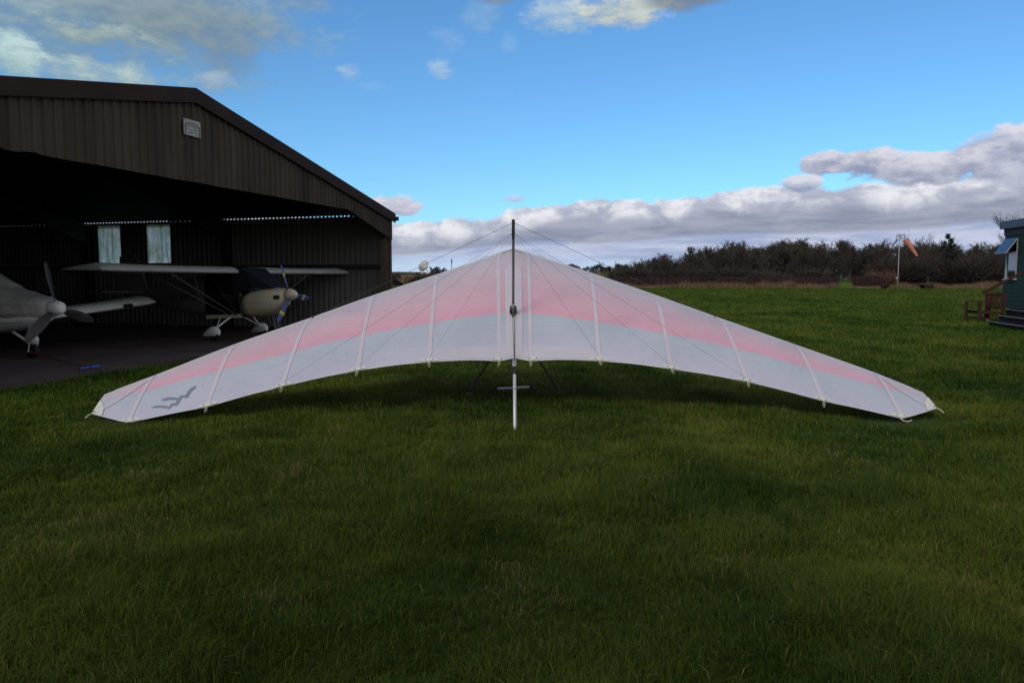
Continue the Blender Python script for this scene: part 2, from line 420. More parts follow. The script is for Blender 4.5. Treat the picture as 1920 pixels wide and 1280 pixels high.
for a, b in ((0.0, HW/2), (HW, HW/2)):
    mb = MB()
    z0 = EAVE+0.06
    mb.prism([H(a, 0.03, z0), H(b, 0.03, APEX+0.03), H(b, 0.03, APEX-0.02), H(a, 0.03, z0-0.03)], HI*(HDEP+0.1))
    mb.build('roof', ROOFM, hangar)
# far side wall with light gaps at the eaves and two translucent sheets
def side_hit(u, v):
    p = onplane(u, v, H(0.08, 0, 0), HD); q = p-HF; return q.dot(HI), q.z
WIN = []
for (l, r, tp_, bt) in ((182, 226, 424, 495), (274, 319, 422, 493)):
    s1, zt = side_hit(l, tp_); s0, _ = side_hit(r, tp_); _, zb = side_hit((l+r)/2, bt)
    s0 = round(s0/0.2)*0.2; WIN.append((s0, s0+0.8 if s1-s0 < 0.9 else s0+1.0, zb, zt))
mb = MB(); trans = []
def inwin(sm):
    for w in WIN:
        if w[0]-0.01 < sm < w[1]+0.01: return w
    return None
st = profile(0.0, HDEP)
for (s0, d0), (s1, d1) in zip(st[:-1], st[1:]):
    sm = (s0+s1)/2; w = inwin(sm)
    spans = [(0.0, 3.645)] if not w else [(0.0, w[2]), (w[3], 3.645)]
    for z0, z1 in spans:
        mb.add([H(0.05-d0, s0, z0), H(0.05-d1, s1, z0), H(0.05-d1, s1, z1), H(0.05-d0, s0, z1)], [(0, 1, 2, 3)])
    if w: trans.append((w, s0, s1, d0, d1))
s_ = 0.0                                              # eaves filler: daylight shows between its teeth
while s_ < HDEP:
    gap = 1.4 < s_ < 7.35 or 8.6 < s_ < 13.75
    mb.add([H(0.05, s_, 3.645), H(0.05, s_+(.088 if gap else .141), 3.645), H(0.05, s_+(.088 if gap else .141), 3.73), H(0.05, s_, 3.73)], [(0, 1, 2, 3)]); s_ += .141
mb.grid([[H(0.06, s, z) for s in (0, HDEP)] for z in (3.678, 3.75)])
mb.build('side_wall', CLADIN, hangar)
def grp_mat():
    m, nt, out = _nt('weathered_translucent_sheet')
    v = coords(nt, 'Object'); vz = coords(nt, 'Object', (4, 4, 0.35))
    n1 = noise_tex(nt, v, 1.6, 5, 0.7); n2 = noise_tex(nt, vz, 2.5, 5, 0.7)
    c = ramp(nt, n1, [(0.40, (0.55, 0.60, 0.38)), (0.58, (0.88, 0.92, 0.80))])
    c = mixc(nt, 1.0, c, ramp(nt, n2, [(0.38, (0.50, 0.54, 0.50)), (0.56, (1, 1, 1))]), 'MULTIPLY')
    t = node(nt, 'ShaderNodeBsdfTranslucent'); nt.links.new(c, t.inputs[0])
    tr = node(nt, 'ShaderNodeBsdfTransparent'); nt.links.new(c, tr.inputs[0])
    mx = node(nt, 'ShaderNodeMixShader'); mx.inputs[0].default_value = 0.22
    nt.links.new(t.outputs[0], mx.inputs[1]); nt.links.new(tr.outputs[0], mx.inputs[2]); nt.links.new(mx.outputs[0], out.inputs[0])
    return m
GRP = grp_mat()
for w in WIN:
    mb = MB(); rows = []
    for (ww, s0, s1, d0, d1) in trans:
        if ww is w:
            mb.add([H(0.05-d0, s0, w[2]), H(0.05-d1, s1, w[2]), H(0.05-d1, s1, w[3]), H(0.05-d0, s0, w[3])], [(0, 1, 2, 3)])
    mb.build('translucent_panel', GRP, hangar)
mb = MB(); mb.beam(H(0.14, 0.3, 2.03), H(0.14, HDEP-0.2, 2.03), 0.06, 0.14)
mb.build('sheeting_rail', DARKSTEEL, hangar)
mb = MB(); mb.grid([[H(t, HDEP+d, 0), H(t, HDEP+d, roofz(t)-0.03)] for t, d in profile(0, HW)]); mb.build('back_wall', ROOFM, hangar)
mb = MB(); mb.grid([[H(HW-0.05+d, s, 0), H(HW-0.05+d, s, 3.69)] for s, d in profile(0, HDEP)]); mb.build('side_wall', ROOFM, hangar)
def istanchion(mb, t, s, z1, w=0.24):
    for dt in (0, w-0.02): mb.box(H(t+dt+0.01, s, z1/2), (0.02, 0.24, z1), Matrix.Rotation(math.atan2(HI.y, HI.x)-math.pi/2, 3, 'Z'))
    mb.box(H(t+w/2, s, z1/2), (w-0.05, 0.016, z1-0.002), Matrix.Rotation(math.atan2(HD.y, HD.x), 3, 'Z'))
for k, s in enumerate((0.14, 6.1, 12.1, 17.8)):
    for t in (0.10, HW-0.34):
        mb = MB(); istanchion(mb, t, s, 3.40)
        mb.build('column', STEEL if k == 0 else DARKSTEEL, hangar)
    for a, sg in ((0.1, 1), (HW-0.1, -1)):
        mb = MB()
        mb.beam(H(a, s, roofz(a)-0.26), H(HW/2, s, APEX-0.24), 0.14, 0.26)
        mb.prism([H(a+sg*0.25, s-0.05, 2.9), H(a+sg*0.25, s-0.05, 3.42), H(a+sg*2.8, s-0.05, 3.85)], HI*0.1)
        mb.build('rafter', DARKSTEEL, hangar)
mb = MB(); mb.box(H(-0.12, HDEP/2, 3.55), (0.12, HDEP+0.3, 0.12), Matrix.Rotation(math.atan2(HI.y, HI.x)-math.pi/2, 3, 'Z'))
mb.build('gutter', TRIM, hangar)

# plaque on the gable
pn = -HI
pc = onplane(360.5, 240.5, H(0, -0.06, 0), HI)
def on_gable(u, v): return onplane(u, v, H(0, -0.06, 0), HI)
q = [on_gable(344.5, 221), on_gable(375.5, 230), on_gable(376.5, 259), on_gable(345.5, 252)]
t0 = ((q[0]+q[3])/2-HF).dot(HD); t1 = ((q[1]+q[2])/2-HF).dot(HD); zt = (q[0].z+q[1].z)/2; zb = (q[2].z+q[3].z)/2
pw, ph = abs(t1-t0), zt-zb; tcn, zc = (t0+t1)/2, (zt+zb)/2
ENAM = mat('weathered_white_enamel', (0.46, 0.45, 0.42), 0.6, 0.15, 6)
INK = mat('black_lettering', (0.03, 0.035, 0.035), 0.6, 0.1, 5)
plaque_loc = H(tcn, -0.055, zc)
plaque = thing('plaque', 'small white lettered plaque with an arched border on the hangar gable', 'sign', plaque_loc)
mb = MB(); mb.prism([H(tcn+a*pw/2, -0.045, zc+b*ph/2) for a, b in ((-1, -1), (1, -1), (1, 1), (-1, 1))], -HI*0.015); mb.build('board', ENAM, plaque)
# local plaque axes: X along -HD (reading left to right in view), since near end (greater t) is at the left
def PL(x, y, d=0.0635): return H(tcn-x*pw/2, -d, zc+y*ph/2)
mb = MB()
arc = [(-0.84, -0.95), (-0.84, 0.15)]+[(-0.84*math.cos(R(a)), 0.15+0.42*math.sin(R(a))) for a in range(12, 180, 12)]+[(0.84, 0.15), (0.84, -0.95)]
for (x0, y0), (x1, y1) in zip(arc[:-1], arc[1:]):
    dx, dy = x1-x0, y1-y0; l = math.hypot(dx, dy); nx, ny = -dy/l*0.045, dx/l*0.045
    mb.add([PL(x0+nx, y0+ny), PL(x0-nx, y0-ny), PL(x1-nx, y1-ny), PL(x1+nx, y1+ny)], [(0, 1, 2, 3)])
mb.build('arched_border', INK, plaque)
for sxx in (-1, 1):
    mb = MB(); mb.add([PL(sxx*0.85+a, 0.85+b) for a, b in ((-.05, -.05), (.05, -.05), (.05, .05), (-.05, .05))], [(0, 1, 2, 3)]); mb.build('screw', INK, plaque)
def text_mesh(txt, size, mapf, name, matl, parent):
    cu = bpy.data.curves.new('t', 'FONT'); cu.body = txt; cu.size = size; cu.align_x = 'CENTER'; cu.align_y = 'CENTER'
    to = bpy.data.objects.new('t', cu); COL.objects.link(to)
    dg = bpy.context.evaluated_depsgraph_get(); me = bpy.data.meshes.new_from_object(to.evaluated_get(dg))
    mb = MB(); mb.add([mapf(v.co.x, v.co.y) for v in me.vertices], [tuple(p.vertices) for p in me.polygons])
    bpy.data.objects.remove(to); bpy.data.curves.remove(cu); bpy.data.meshes.remove(me)
    return mb.build(name, matl, parent)
text_mesh('D & P MOOR', 0.30, lambda x, y: PL(x, 0.20+y*1.25), 'lettering', INK, plaque)
mb = MB()                                             # two lines too worn to read
rr = random.Random(3)
for yl in (-0.22, -0.62):
    x = -0.58
    while x < 0.58:
        w = rr.uniform(0.03, 0.07)
        if not (-0.05 < x < 0.05):
            hgt = rr.uniform(0.06, 0.10)
            mb.add([PL(x, yl-hgt), PL(x+w, yl-hgt), PL(x+w, yl+hgt), PL(x, yl+hgt)], [(0, 1, 2, 3)])
        x += w+0.05
INK2 = mat('faded_lettering', (0.16, 0.17, 0.165), 0.7, 0.2, 5)
mb.build('worn_lettering', INK2, plaque)
# ------------------------------------------------------------------ aircraft
def sect(x, hw, z0, z1, n=20, e=2.6, yc=0.0):
    """superellipse ring across the fuselage at station x"""
    r = []
    for k in range(n):
        a = 2*math.pi*k/n
        c, s = math.cos(a), math.sin(a)
        r.append(Vector((x, yc+hw*math.copysign(abs(c)**(2/e), c), (z0+z1)/2+(z1-z0)/2*math.copysign(abs(s)**(2/e), s))))
    return r
def wing_mb(y0, y1, xle0, xle1, chord0, chord1, z0, z1, th=0.12, n=12, taper_tip=True):
    mb = MB(); rings = []
    ys = [0, 0.25, 0.5, 0.75, 0.93, 0.985, 1.0]
    for q in ys:
        y = y0+(y1-y0)*q; xl = xle0+(xle1-xle0)*q; c = chord0+(chord1-chord0)*q; z = z0+(z1-z0)*q
        k = 1.0
        if taper_tip and q > 0.95: k = 0.75 if q < 0.99 else 0.3
        sag = 0.012*math.sin(q*22)
        ring = []
        up = [(0, 0), (0.02, .35), (0.08, .7), (0.2, .95), (0.35, 1.0), (0.6, .72), (0.85, .3), (1.0, .04)]
        lo = [(0.85, -.05), (0.5, -.12), (0.2, -.25), (0.06, -.28), (0.015, -.18)]
        for cx, h in up+lo:
            ring.append(Vector((xl-c*cx, y, z+(h*th*k)+(sag if 0.1 < cx < .9 else 0))))
        rings.append(ring)
    mb.loft(rings); return mb
def blade_mb(ang, r0, r1, w, x=0.0, pitch=0.45, bands=()):
    """a propeller blade lying near the y-z plane; bands: (from, to) fractions that get material 1"""
    mb = MB(); rad = Vector((0, math.cos(ang), math.sin(ang))); tan = Vector((0, -math.sin(ang), math.cos(ang)))
    qs = sorted(set([0, .1, .25, .4, .55, .7, .85, .94, 1.0]+[b for p in bands for b in p])); rings = []
    for q in qs:
        r = r0+(r1-r0)*q
        ww = w*(0.45+0.55*min(1, q/0.3))*(1 if q < .6 else (1-0.55*((q-.6)/.4)**1.6))
        if q == 1.0: ww *= 0.45
        tw = pitch*(1.25-0.75*q)
        cd = tan*math.cos(tw)+Vector((1, 0, 0))*math.sin(tw); nd = rad.cross(cd)
        th = 0.022*(1-0.7*q)
        c = Vector((x, 0, 0))+rad*r
        rings.append([c+cd*ww/2, c+cd*ww*0.15+nd*th, c-cd*ww/2, c-cd*ww*.05-nd*th*.5])
    for i in range(len(rings)-1):
        qm = (qs[i]+qs[i+1])/2
        m = 1 if any(a < qm < b for a, b in bands) else 0
        mb.loft([rings[i], rings[i+1]], cap=(i == len(rings)-2), m=m)
    return mb
def offs(mb, d):
    d = Vector(d); mb.v = [tuple(Vector(p)+d) for p in mb.v]; return mb
def lathe_x(prof, n=20, c=(0, 0, 0)):
    mb = MB(); c = Vector(c)
    mb.loft([[c+Vector((x, r*math.cos(2*math.pi*k/n), r*math.sin(2*math.pi*k/n))) for k in range(n)] for x, r in prof]); return mb
def spat(mb, x, y, z, L=0.62, w=0.2, h=0.30):
    rings = []
    for q, ww, hh, dz in ((0, .25, .25, -.02), (.05, .6, .6, 0), (.18, .92, .9, .01), (.36, 1, 1, .01), (.55, .9, .9, -.01), (.75, .62, .62, -.045), (.92, .3, .3, -.08), (1, .06, .08, -.095)):
        rings.append([Vector((x+L*0.38-L*q, y+w/2*ww*math.cos(a), max(z-h*0.42, z+dz+h/2*hh*math.sin(a)))) for a in [2*math.pi*k/14 for k in range(14)]])
    return mb.loft(rings)
def wheel(mb, x, y, r, w):
    n = 18; rings = []
    for yy, rr in ((-w/2, r*.5), (-w/2, r*.86), (-w*.3, r), (w*.3, r), (w/2, r*.86), (w/2, r*.5)):
        rings.append([Vector((x+rr*math.cos(2*math.pi*k/n), y+yy, r+rr*math.sin(2*math.pi*k/n))) for k in range(n)])
    return mb.loft(rings)

# --- high-wing microlight with the cream cowling
hB = Vector((0.923, -0.384, 0)); rzB = math.atan2(hB.y, hB.x)
LB = Vector((-7.0, 20.07, 0.012))
pb = thing('light_aircraft', 'high-wing strutted light aircraft with cream cowling and blue propeller inside the hangar', 'aircraft', LB, rzB, 'aircraft parked in the hangar')
pb.scale = (.951, .951, .987)
L = dict(parent=pb, local=True)
mb = MB(); mb.loft([sect(.03, .44, .62, 1.27), sect(.25, .45, .62, 1.36), sect(.6, .44, .64, 1.41), sect(.95, .38, .72, 1.41), sect(1.17, .26, .88, 1.39), sect(1.25, .19, 1.02, 1.38)])
cowl = mb.build('cowling', CREAM, smooth=True, **L)
for sy in (-1, 1):
    mb = MB(); mb.box((1.13, sy*.285, 1.16), (.16, .05, .10), Matrix.Rotation(-sy*.55, 3, 'Z')); mb.build('air_intake', BLACK, cowl, local=True)
mb = MB(); mb.box((1.17, 0.0, 0.90), (.12, .26, .11), Matrix.Rotation(-.6, 3, 'Y')); mb.build('air_intake', BLACK, cowl, local=True)
rr = random.Random(5)
for i in range(9):
    mb = MB(); mb.box((.12+i*.11, -.452+0.012*max(0, i-5)**1.4, 1.0+.02*rr.uniform(-1, 1)), (.016, .012, .016)); mb.build('fastener', BLACK, cowl, local=True)
spn = lathe_x([(0, .165), (.10, .165), (.19, .145), (.27, .10), (.32, .05), (.335, .0)], c=(1.27, 0, 1.22)).build('spinner', CREAM, smooth=True, **L)
for a in (113, 234, 352):
    offs(blade_mb(R(a), .12, .86, .155, 0.08, bands=((.56, .68),)), (1.27, 0, 1.22)).build('propeller_blade', [BLUE, YELLOW], spn, local=True)
# cabin: floor beam, dark glazing, navy screen cover
for s in (-1, 1):
    mb = MB(); mb.beam((.04, s*.43, .66), (-1.25, s*.40, .60), .05, .10); mb.build('floor_beam', CREAM, **L)
mb = MB(); mb.loft([sect(.02, .42, .62, 1.26, e=5), sect(-.15, .43, .62, 1.80, e=5), sect(-1.2, .41, .6, 1.84, e=5), sect(-1.32, .40, .6, 1.80, e=5)]); mb.build('cabin', GLASSD, **L)
mb = MB()
mb.loft([[Vector((.98, -.30, 1.41)), Vector((.98, .30, 1.41)), Vector((.5, .43, 1.39)), Vector((.5, -.43, 1.39))],
         [Vector((.12, -.47, 1.93)), Vector((.12, .47, 1.93)), Vector((-.05, .47, 1.95)), Vector((-.05, -.47, 1.95))]])
mb.loft([[Vector((.55, -.46, 1.36)), Vector((.55, -.44, 1.36)), Vector((.10, -.44, 1.93)), Vector((.10, -.47, 1.93))],
         [Vector((-.25, -.46, 1.28)), Vector((-.25, -.44, 1.28)), Vector((-.25, -.44, 1.93)), Vector((-.25, -.47, 1.93))]])
mb.build('windscreen_cover', NAVY, **L)
mb = MB(); mb.tube([(-.1, -.43, .66), (-.62, -.42, 1.25), (-1.1, -.42, 1.82)], .018, 6); mb.tube([(-.1, .43, .66), (-1.1, .42, 1.82)], .018, 6)
mb.tube([(.04, -.44, .64), (-.05, -.44, 1.28)], .018, 6)
mb.build('door_frame', DARKSTEEL, **L)
mb = MB(); mb.loft([sect(-1.3, .40, .62, 1.80, e=3.4), sect(-2.3, .30, .70, 1.62, e=3.4), sect(-3.4, .17, .84, 1.42, e=3.2), sect(-4.7, .05, 1.02, 1.26, e=3)])
fus = mb.build('fuselage', GREYF, **L)
def regpt(x, y):
    X = -2.25+x; hw = .40+(.30-.40)*((-1.3-X)/1.0) if X > -2.3 else .30+(.17-.30)*((-2.3-X)/1.1)
    return Vector((X, -hw-0.012, 1.12+y-0.07*(-2.25-X)))
def reg_map(x, y): return pb_world(regpt(x, y))
def pb_world(p): return p
cu = bpy.data.curves.new('t', 'FONT'); cu.body = 'G-CEWO'; cu.size = .30; cu.align_x = 'CENTER'; cu.align_y = 'CENTER'
to = bpy.data.objects.new('t', cu); COL.objects.link(to)
me_t = bpy.data.meshes.new_from_object(to.evaluated_get(bpy.context.evaluated_depsgraph_get()))
mb = MB(); mb.add([regpt(v.co.x, v.co.y) for v in me_t.vertices], [tuple(p.vertices) for p in me_t.polygons])
bpy.data.objects.remove(to); bpy.data.curves.remove(cu); bpy.data.meshes.remove(me_t)
mb.build('registration', BLACK, fus, local=True)
mb = MB(); mb.prism([(-3.9, -.02, 1.2), (-4.25, -.02, 2.15), (-4.45, -.02, 2.32), (-5.05, -.02, 2.30), (-5.1, -.02, 1.5), (-4.75, -.02, 1.0)], (0, .04, 0)); mb.build('tail_fin', GREYF, **L)
for s in (-1, 1):
    mb = MB(); mb.prism([(-4.0, s*.06, 1.24), (-4.35, s*1.25, 1.27), (-4.95, s*1.3, 1.27), (-5.05, s*.06, 1.24)], (0, 0, .035)); mb.build('tailplane', GREYF, **L)
WINGF = mat('off_white_wing_fabric', (0.52, 0.54, 0.54), 0.5, 0.08, 2.0)
for s in (-1, 1):
    w = wing_mb(s*.46, s*4.75, .02, .02, 1.42, 1.36, 1.82, 1.84, .15).build('wing', WINGF, smooth=False, **L)
    mb = MB(); mb.beam((-.95, s*2.6, 1.80), (-1.25, s*3.9, 1.80), .16, .02); mb.build('aileron', GREYF, w, local=True)
    for xx in (-.12, -.85):
        mb = MB(); mb.tube([(xx, s*2.75, 1.80), (-.12-.25*(xx < -.5), s*.43, .66)], .018, 7); mb.build('wing_strut', STRUTM, **L)
    mb = MB(); mb.tube([(-.45, s*1.5, 1.24), (-.3, s*1.75, 1.80)], .012, 6); mb.build('jury_strut', STRUTM, **L)
mb = MB(); mb.loft([sect(.06, .46, 1.84, 1.95, e=5), sect(-1.3, .46, 1.80, 1.96, e=5)]); mb.build('centre_section', NAVY, **L)
for s in (-1, 1):
    mb = MB(); mb.tube([(-.35, s*.40, .64), (-.5, s*.88, .32)], [.028, .024], 8); mb.tube([(-.75, s*.40, .62), (-.52, s*.80, .36)], .016, 8); mb.build('gear_leg', WHITE, **L)
    mb = spat(MB(), -.5, s*.95, .24); sp_o = mb.build('wheel_spat', WHITE, smooth=True, **L)
    mb = wheel(MB(), -.46, s*.95, .17, .12); mb.build('tyre', BLACK, sp_o, local=True)
mb = MB(); mb.tube([(.78, -.08, .70), (.9, -.06, .26)], .02, 8); mb.tube([(.78, .08, .70), (.9, .06, .26)], .02, 8); mb.tube([(.45, 0, .65), (.9, 0, .30)], .015, 8); mb.build('nose_leg', GREYF, **L)
mb = wheel(MB(), .92, 0, .17, .1); mb.build('nose_wheel', BLACK, **L)

# --- low-wing aircraft under a grey cover
hA = Vector((0.954, -0.299, 0)); rzA = math.atan2(hA.y, hA.x)
LA = Vector((-9.2, 15.0, 0.012))
pa = thing('light_aircraft', 'low-wing light aircraft under a grey cloth cover with grey three-bladed propeller', 'aircraft', LA, rzA, 'aircraft parked in the hangar')
L = dict(parent=pa, local=True)
mb = MB(); mb.loft([sect(-.10, .20, .82, 1.14), sect(-.45, .36, .66, 1.18), sect(-1.2, .47, .52, 1.25), sect(-2.6, .50, .48, 1.25), sect(-4.0, .30, .62, 1.2), sect(-5.9, .08, .85, 1.1)])
mb.build('fuselage', WHITE, smooth=True, **L)
def wr(p, k):
    n = mnoise.noise(Vector((p.x*2.3, p.y*3.1, p.z*5+3)))*0.034+abs(mnoise.noise(Vector((p.x*6, p.y*5, p.z*8))))*0.030
    return Vector((p.x, p.y*(1+n*1.4/max(.2, abs(p.y)+.1)), p.z+n*(1 if p.z > .8 else .5)))
keyc = [(-.06, .19, .84, 1.19), (-.14, .25, .80, 1.23), (-.4, .37, .74, 1.28), (-.8, .47, .715, 1.36), (-1.15, .51, .71, 1.44), (-1.45, .53, .71, 1.60), (-1.9, .54, .71, 1.80), (-2.5, .53, .72, 1.86), (-3.2, .46, .76, 1.66), (-3.7, .38, .8, 1.35)]
rings = []
for i in range(len(keyc)-1):
    for q in range(5):
        a = [keyc[i][j]+(keyc[i+1][j]-keyc[i][j])*q/5 for j in range(4)]
        rings.append([wr(p, i) for p in sect(*a, n=48, e=2.5)])
rings.append([wr(p, 9) for p in sect(*keyc[-1], n=48, e=2.5)])
mb = MB(); mb.loft(rings); cov = mb.build('dust_cover', GREYC, smooth=True, **L)
mb = MB()
for i in range(len(rings)-1):
    pass
mb.tube([p+Vector((0, -.006, 0)) for p in [Vector((x, -hw*1.0, z0+.015)) for x, hw, z0, z1 in keyc[2:9]]], .006, 5); mb.build('hem', BLACK, cov, local=True)
spn = lathe_x([(-.06, .135), (.02, .145), (.12, .14), (.19, .12), (.225, .085), (.23, .05), (.232, .0)], c=(0, 0, 1.03)).build('spinner', WHITE, smooth=True, **L)
for a in (102, 221, 341):
    b = offs(blade_mb(R(a), .14, .94, .195, 0.06, pitch=.5), (0, 0, 1.03)).build('propeller_blade', GREYP, spn, local=True)
mb = MB(); mb.loft([[Vector((-.62+.13*math.cos(q)*k, .07*math.sin(q)*k, z)) for q in [2*math.pi*i/12 for i in range(12)]] for z, k in ((.66, .5), (.46, 1.0), (.40, 1.25), (.29, 1.15))]); ng = mb.build('nose_leg_fairing', WHITE, smooth=True, **L)
mb = MB()
for s in (-1, 1): mb.tube([(-.64, s*.05, .31), (-.60, s*.09, .28), (-.60, s*.10, .22), (-.62, s*.10, .13)], .011, 7)
mb.tube([(-.62, -.13, .13), (-.62, .13, .13)], .012, 7); mb.build('nose_fork', WHITE, **L)
mb = wheel(MB(), -.62, 0, .15, .11); mb.build('nose_wheel', BLACK, **L)
for s in (-1, 1):
    w = wing_mb(s*.42, s*4.2, -1.42, -1.36, 1.35, 1.0, .70, 1.02, .17).build('wing', WHITE, smooth=True, **L)
    mb = MB(); mb.loft([[Vector((-1.36-.0+dx, s*y, z)) for dx, z in ((-.14, .885+dz), (.006, .90+dz), (.012, .93+dz), (.004, .965+dz), (-.14, 1.045+dz))] for y, dz in ((3.15, 0.0), (3.42, .023))]); mb.build('landing_light', BLACK, w, local=True)
    mb = MB(); mb.tube([(-1.9, s*.5, .55), (-1.9, s*1.0, .2)], .03, 8); mb.build('gear_leg', WHITE, **L)
    mb = wheel(MB(), -1.9, s*1.05, .17, .12); mb.build('main_wheel', BLACK, **L)
    mb = MB(); mb.prism([(-5.0, s*.08, 1.05), (-5.25, s*1.3, 1.08), (-5.75, s*1.3, 1.08), (-5.85, s*.08, 1.05)], (0, 0, .04)); mb.build('tailplane', WHITE, **L)
mb = MB(); mb.prism([(-4.9, -.025, 1.1), (-5.5, -.025, 1.9), (-6.0, -.025, 1.9), (-5.95, -.025, .95)], (0, .05, 0)); mb.build('tail_fin', WHITE, **L)

# --- tow bar on the floor in front of it
pA = LA + hA*(-.62); p1 = gnd(150, 691, .05); p2 = gnd(186, 686, .06)
tl = gnd(120, 690, .012)
tb = thing('tow_bar', 'red tow bar with blue foam grips lying on the hangar floor', 'tow bar', tl)
mid = (p1+p2)/2
mb = MB(); mb.tube([pA+Vector((0.05, -.12, .13)), pA+Vector((.35, -.22, .055)), mid], .014, 8); mb.tube([pA+Vector((-.02, -.14, .13)), pA+Vector((.05, -.12, .13)), pA+Vector((.03, .14, .13))], .012, 8); mb.build('shaft', REDP, tb)
dv = (p2-p1).normalized()
for a, b in ((p1, mid-dv*.02), (mid+dv*.02, p2)):
    mb = MB(); mb.tube([a, b], .021, 10); mb.build('grip', BLUEP, tb)
mb = MB(); mb.tube([p1-dv*.01, p2+dv*.01], .012, 8); mb.build('crossbar', DARKSTEEL, tb)
# ------------------------------------------------------------------ hang glider
RST = [((962, 466), (964.5, 671)), ((989, 474), (995, 677)), ((1105, 511), (1123, 677)), ((1225, 552), (1258, 692)), ((1345, 595), (1401, 716)), ((1490, 646), (1543, 752)), ((1640, 699), (1692, 785)), ((1730, 735), (1757, 766))]
LST = [((962, 466), (964.5, 671)), ((935, 475), (937, 677)), ((822, 514), (805, 679)), ((703, 553), (671, 695)), ((583, 596), (529, 725)), ((440, 646), (388, 763)), ((290, 704), (240, 793)), ((196, 739), (172, 776))]
CBF = [0.555, 0.56, 0.565, 0.545, 0.50, 0.44, 0.36, 0.30]      # where the second surface ends, as a fraction of the chord seen
def ylE(u, v):
    d = ray(u, v); k = abs(d.x/d.y); return 11.25/(1+.495*k)
def ytE(u, v):
    d = ray(u, v); k = abs(d.x/d.y); return 8.90/(1+.137*k)
class Wing:
    def __init__(s, st):
        s.le = [at(*a, ylE(*a)) for a, b in st]; s.te = [at(*b, ytE(*b)) for a, b in st]
        s.te[7] = at(*st[7][1], 8.52)
        s.cb = []
        for i in range(8):
            pl, pt = st[i]
            best = min(((s._proj_frac(i, c/100.0, pl, pt)-CBF[i])**2, c/100.0) for c in range(15, 90)); s.cb.append(best[1])
        s.cb[7] = 0.3
    def LE(s, q):
        i = min(6, int(q)); f = q-i
        p = [s.le[max(0, i-1)], s.le[i], s.le[i+1], s.le[min(7, i+2)]]
        if i <= 1 or i == 6: return p[1].lerp(p[2], f)
        return 0.5*((2*p[1])+(p[2]-p[0])*f+(2*p[0]-5*p[1]+4*p[2]-p[3])*f*f+(3*p[1]-p[0]-3*p[2]+p[3])*f**3)
    def TE(s, q):
        i = min(6, int(q)); f = q-i
        p = s.te[i].lerp(s.te[i+1], f)
        ch = (s.LE(q)-p)
        return p+ch*(0.012*math.sin(math.pi*f) if 1 <= i <= 5 else 0)      # slight scallop between battens
    def camber(s, c, q):
        m = 0.062*(1-0.45*q/7); p = 0.34
        if q > 6: m *= 1-0.6*(q-6)
        return m/p**2*(2*p*c-c*c) if c < p else m/(1-p)**2*(1-2*p+2*p*c-c*c)
    def P(s, q, c, off=0.0):
        a, b = s.LE(q), s.TE(q); d = b-a
        e = 0.02; sp_ = s.LE(min(7, q+e))-s.LE(max(0, q-e))
        n = d.cross(sp_)
        if n.length < 1e-9: n = Vector((0, -.4, .9))
        n.normalize()
        if n.z < 0: n = -n
        i = min(6, int(q)); f = q-i
        bil = 0.010*math.sin(math.pi*f)*math.sin(math.pi*min(1, c*1.1))*(1 if 1 <= i <= 5 else .4)
        return a+d*c+n*(s.camber(c, q)*d.length+bil*0.6+off)
    def _proj_frac(s, i, c, pl, pt):
        p = s.P(float(i), c)-EYE
        fz = p.y*cp-p.z*sp; v = 640-FPX*(p.z*cp+p.y*sp)/fz; u = 960+FPX*p.x/fz
        ax = (pt[0]-pl[0], pt[1]-pl[1]); l2 = ax[0]**2+ax[1]**2
        return ((u-pl[0])*ax[0]+(v-pl[1])*ax[1])/l2
    def CB(s, q):
        i = min(6, int(q)); f = q-i; return s.cb[i]*(1-f)+s.cb[i+1]*f
WR, WL = Wing(RST), Wing(LST)
GLOC = Vector((0.02, 9.8, 0))
glider = thing('hang_glider', 'white and pink hang glider standing on its control bar with its tail on the grass', 'hang glider', GLOC)
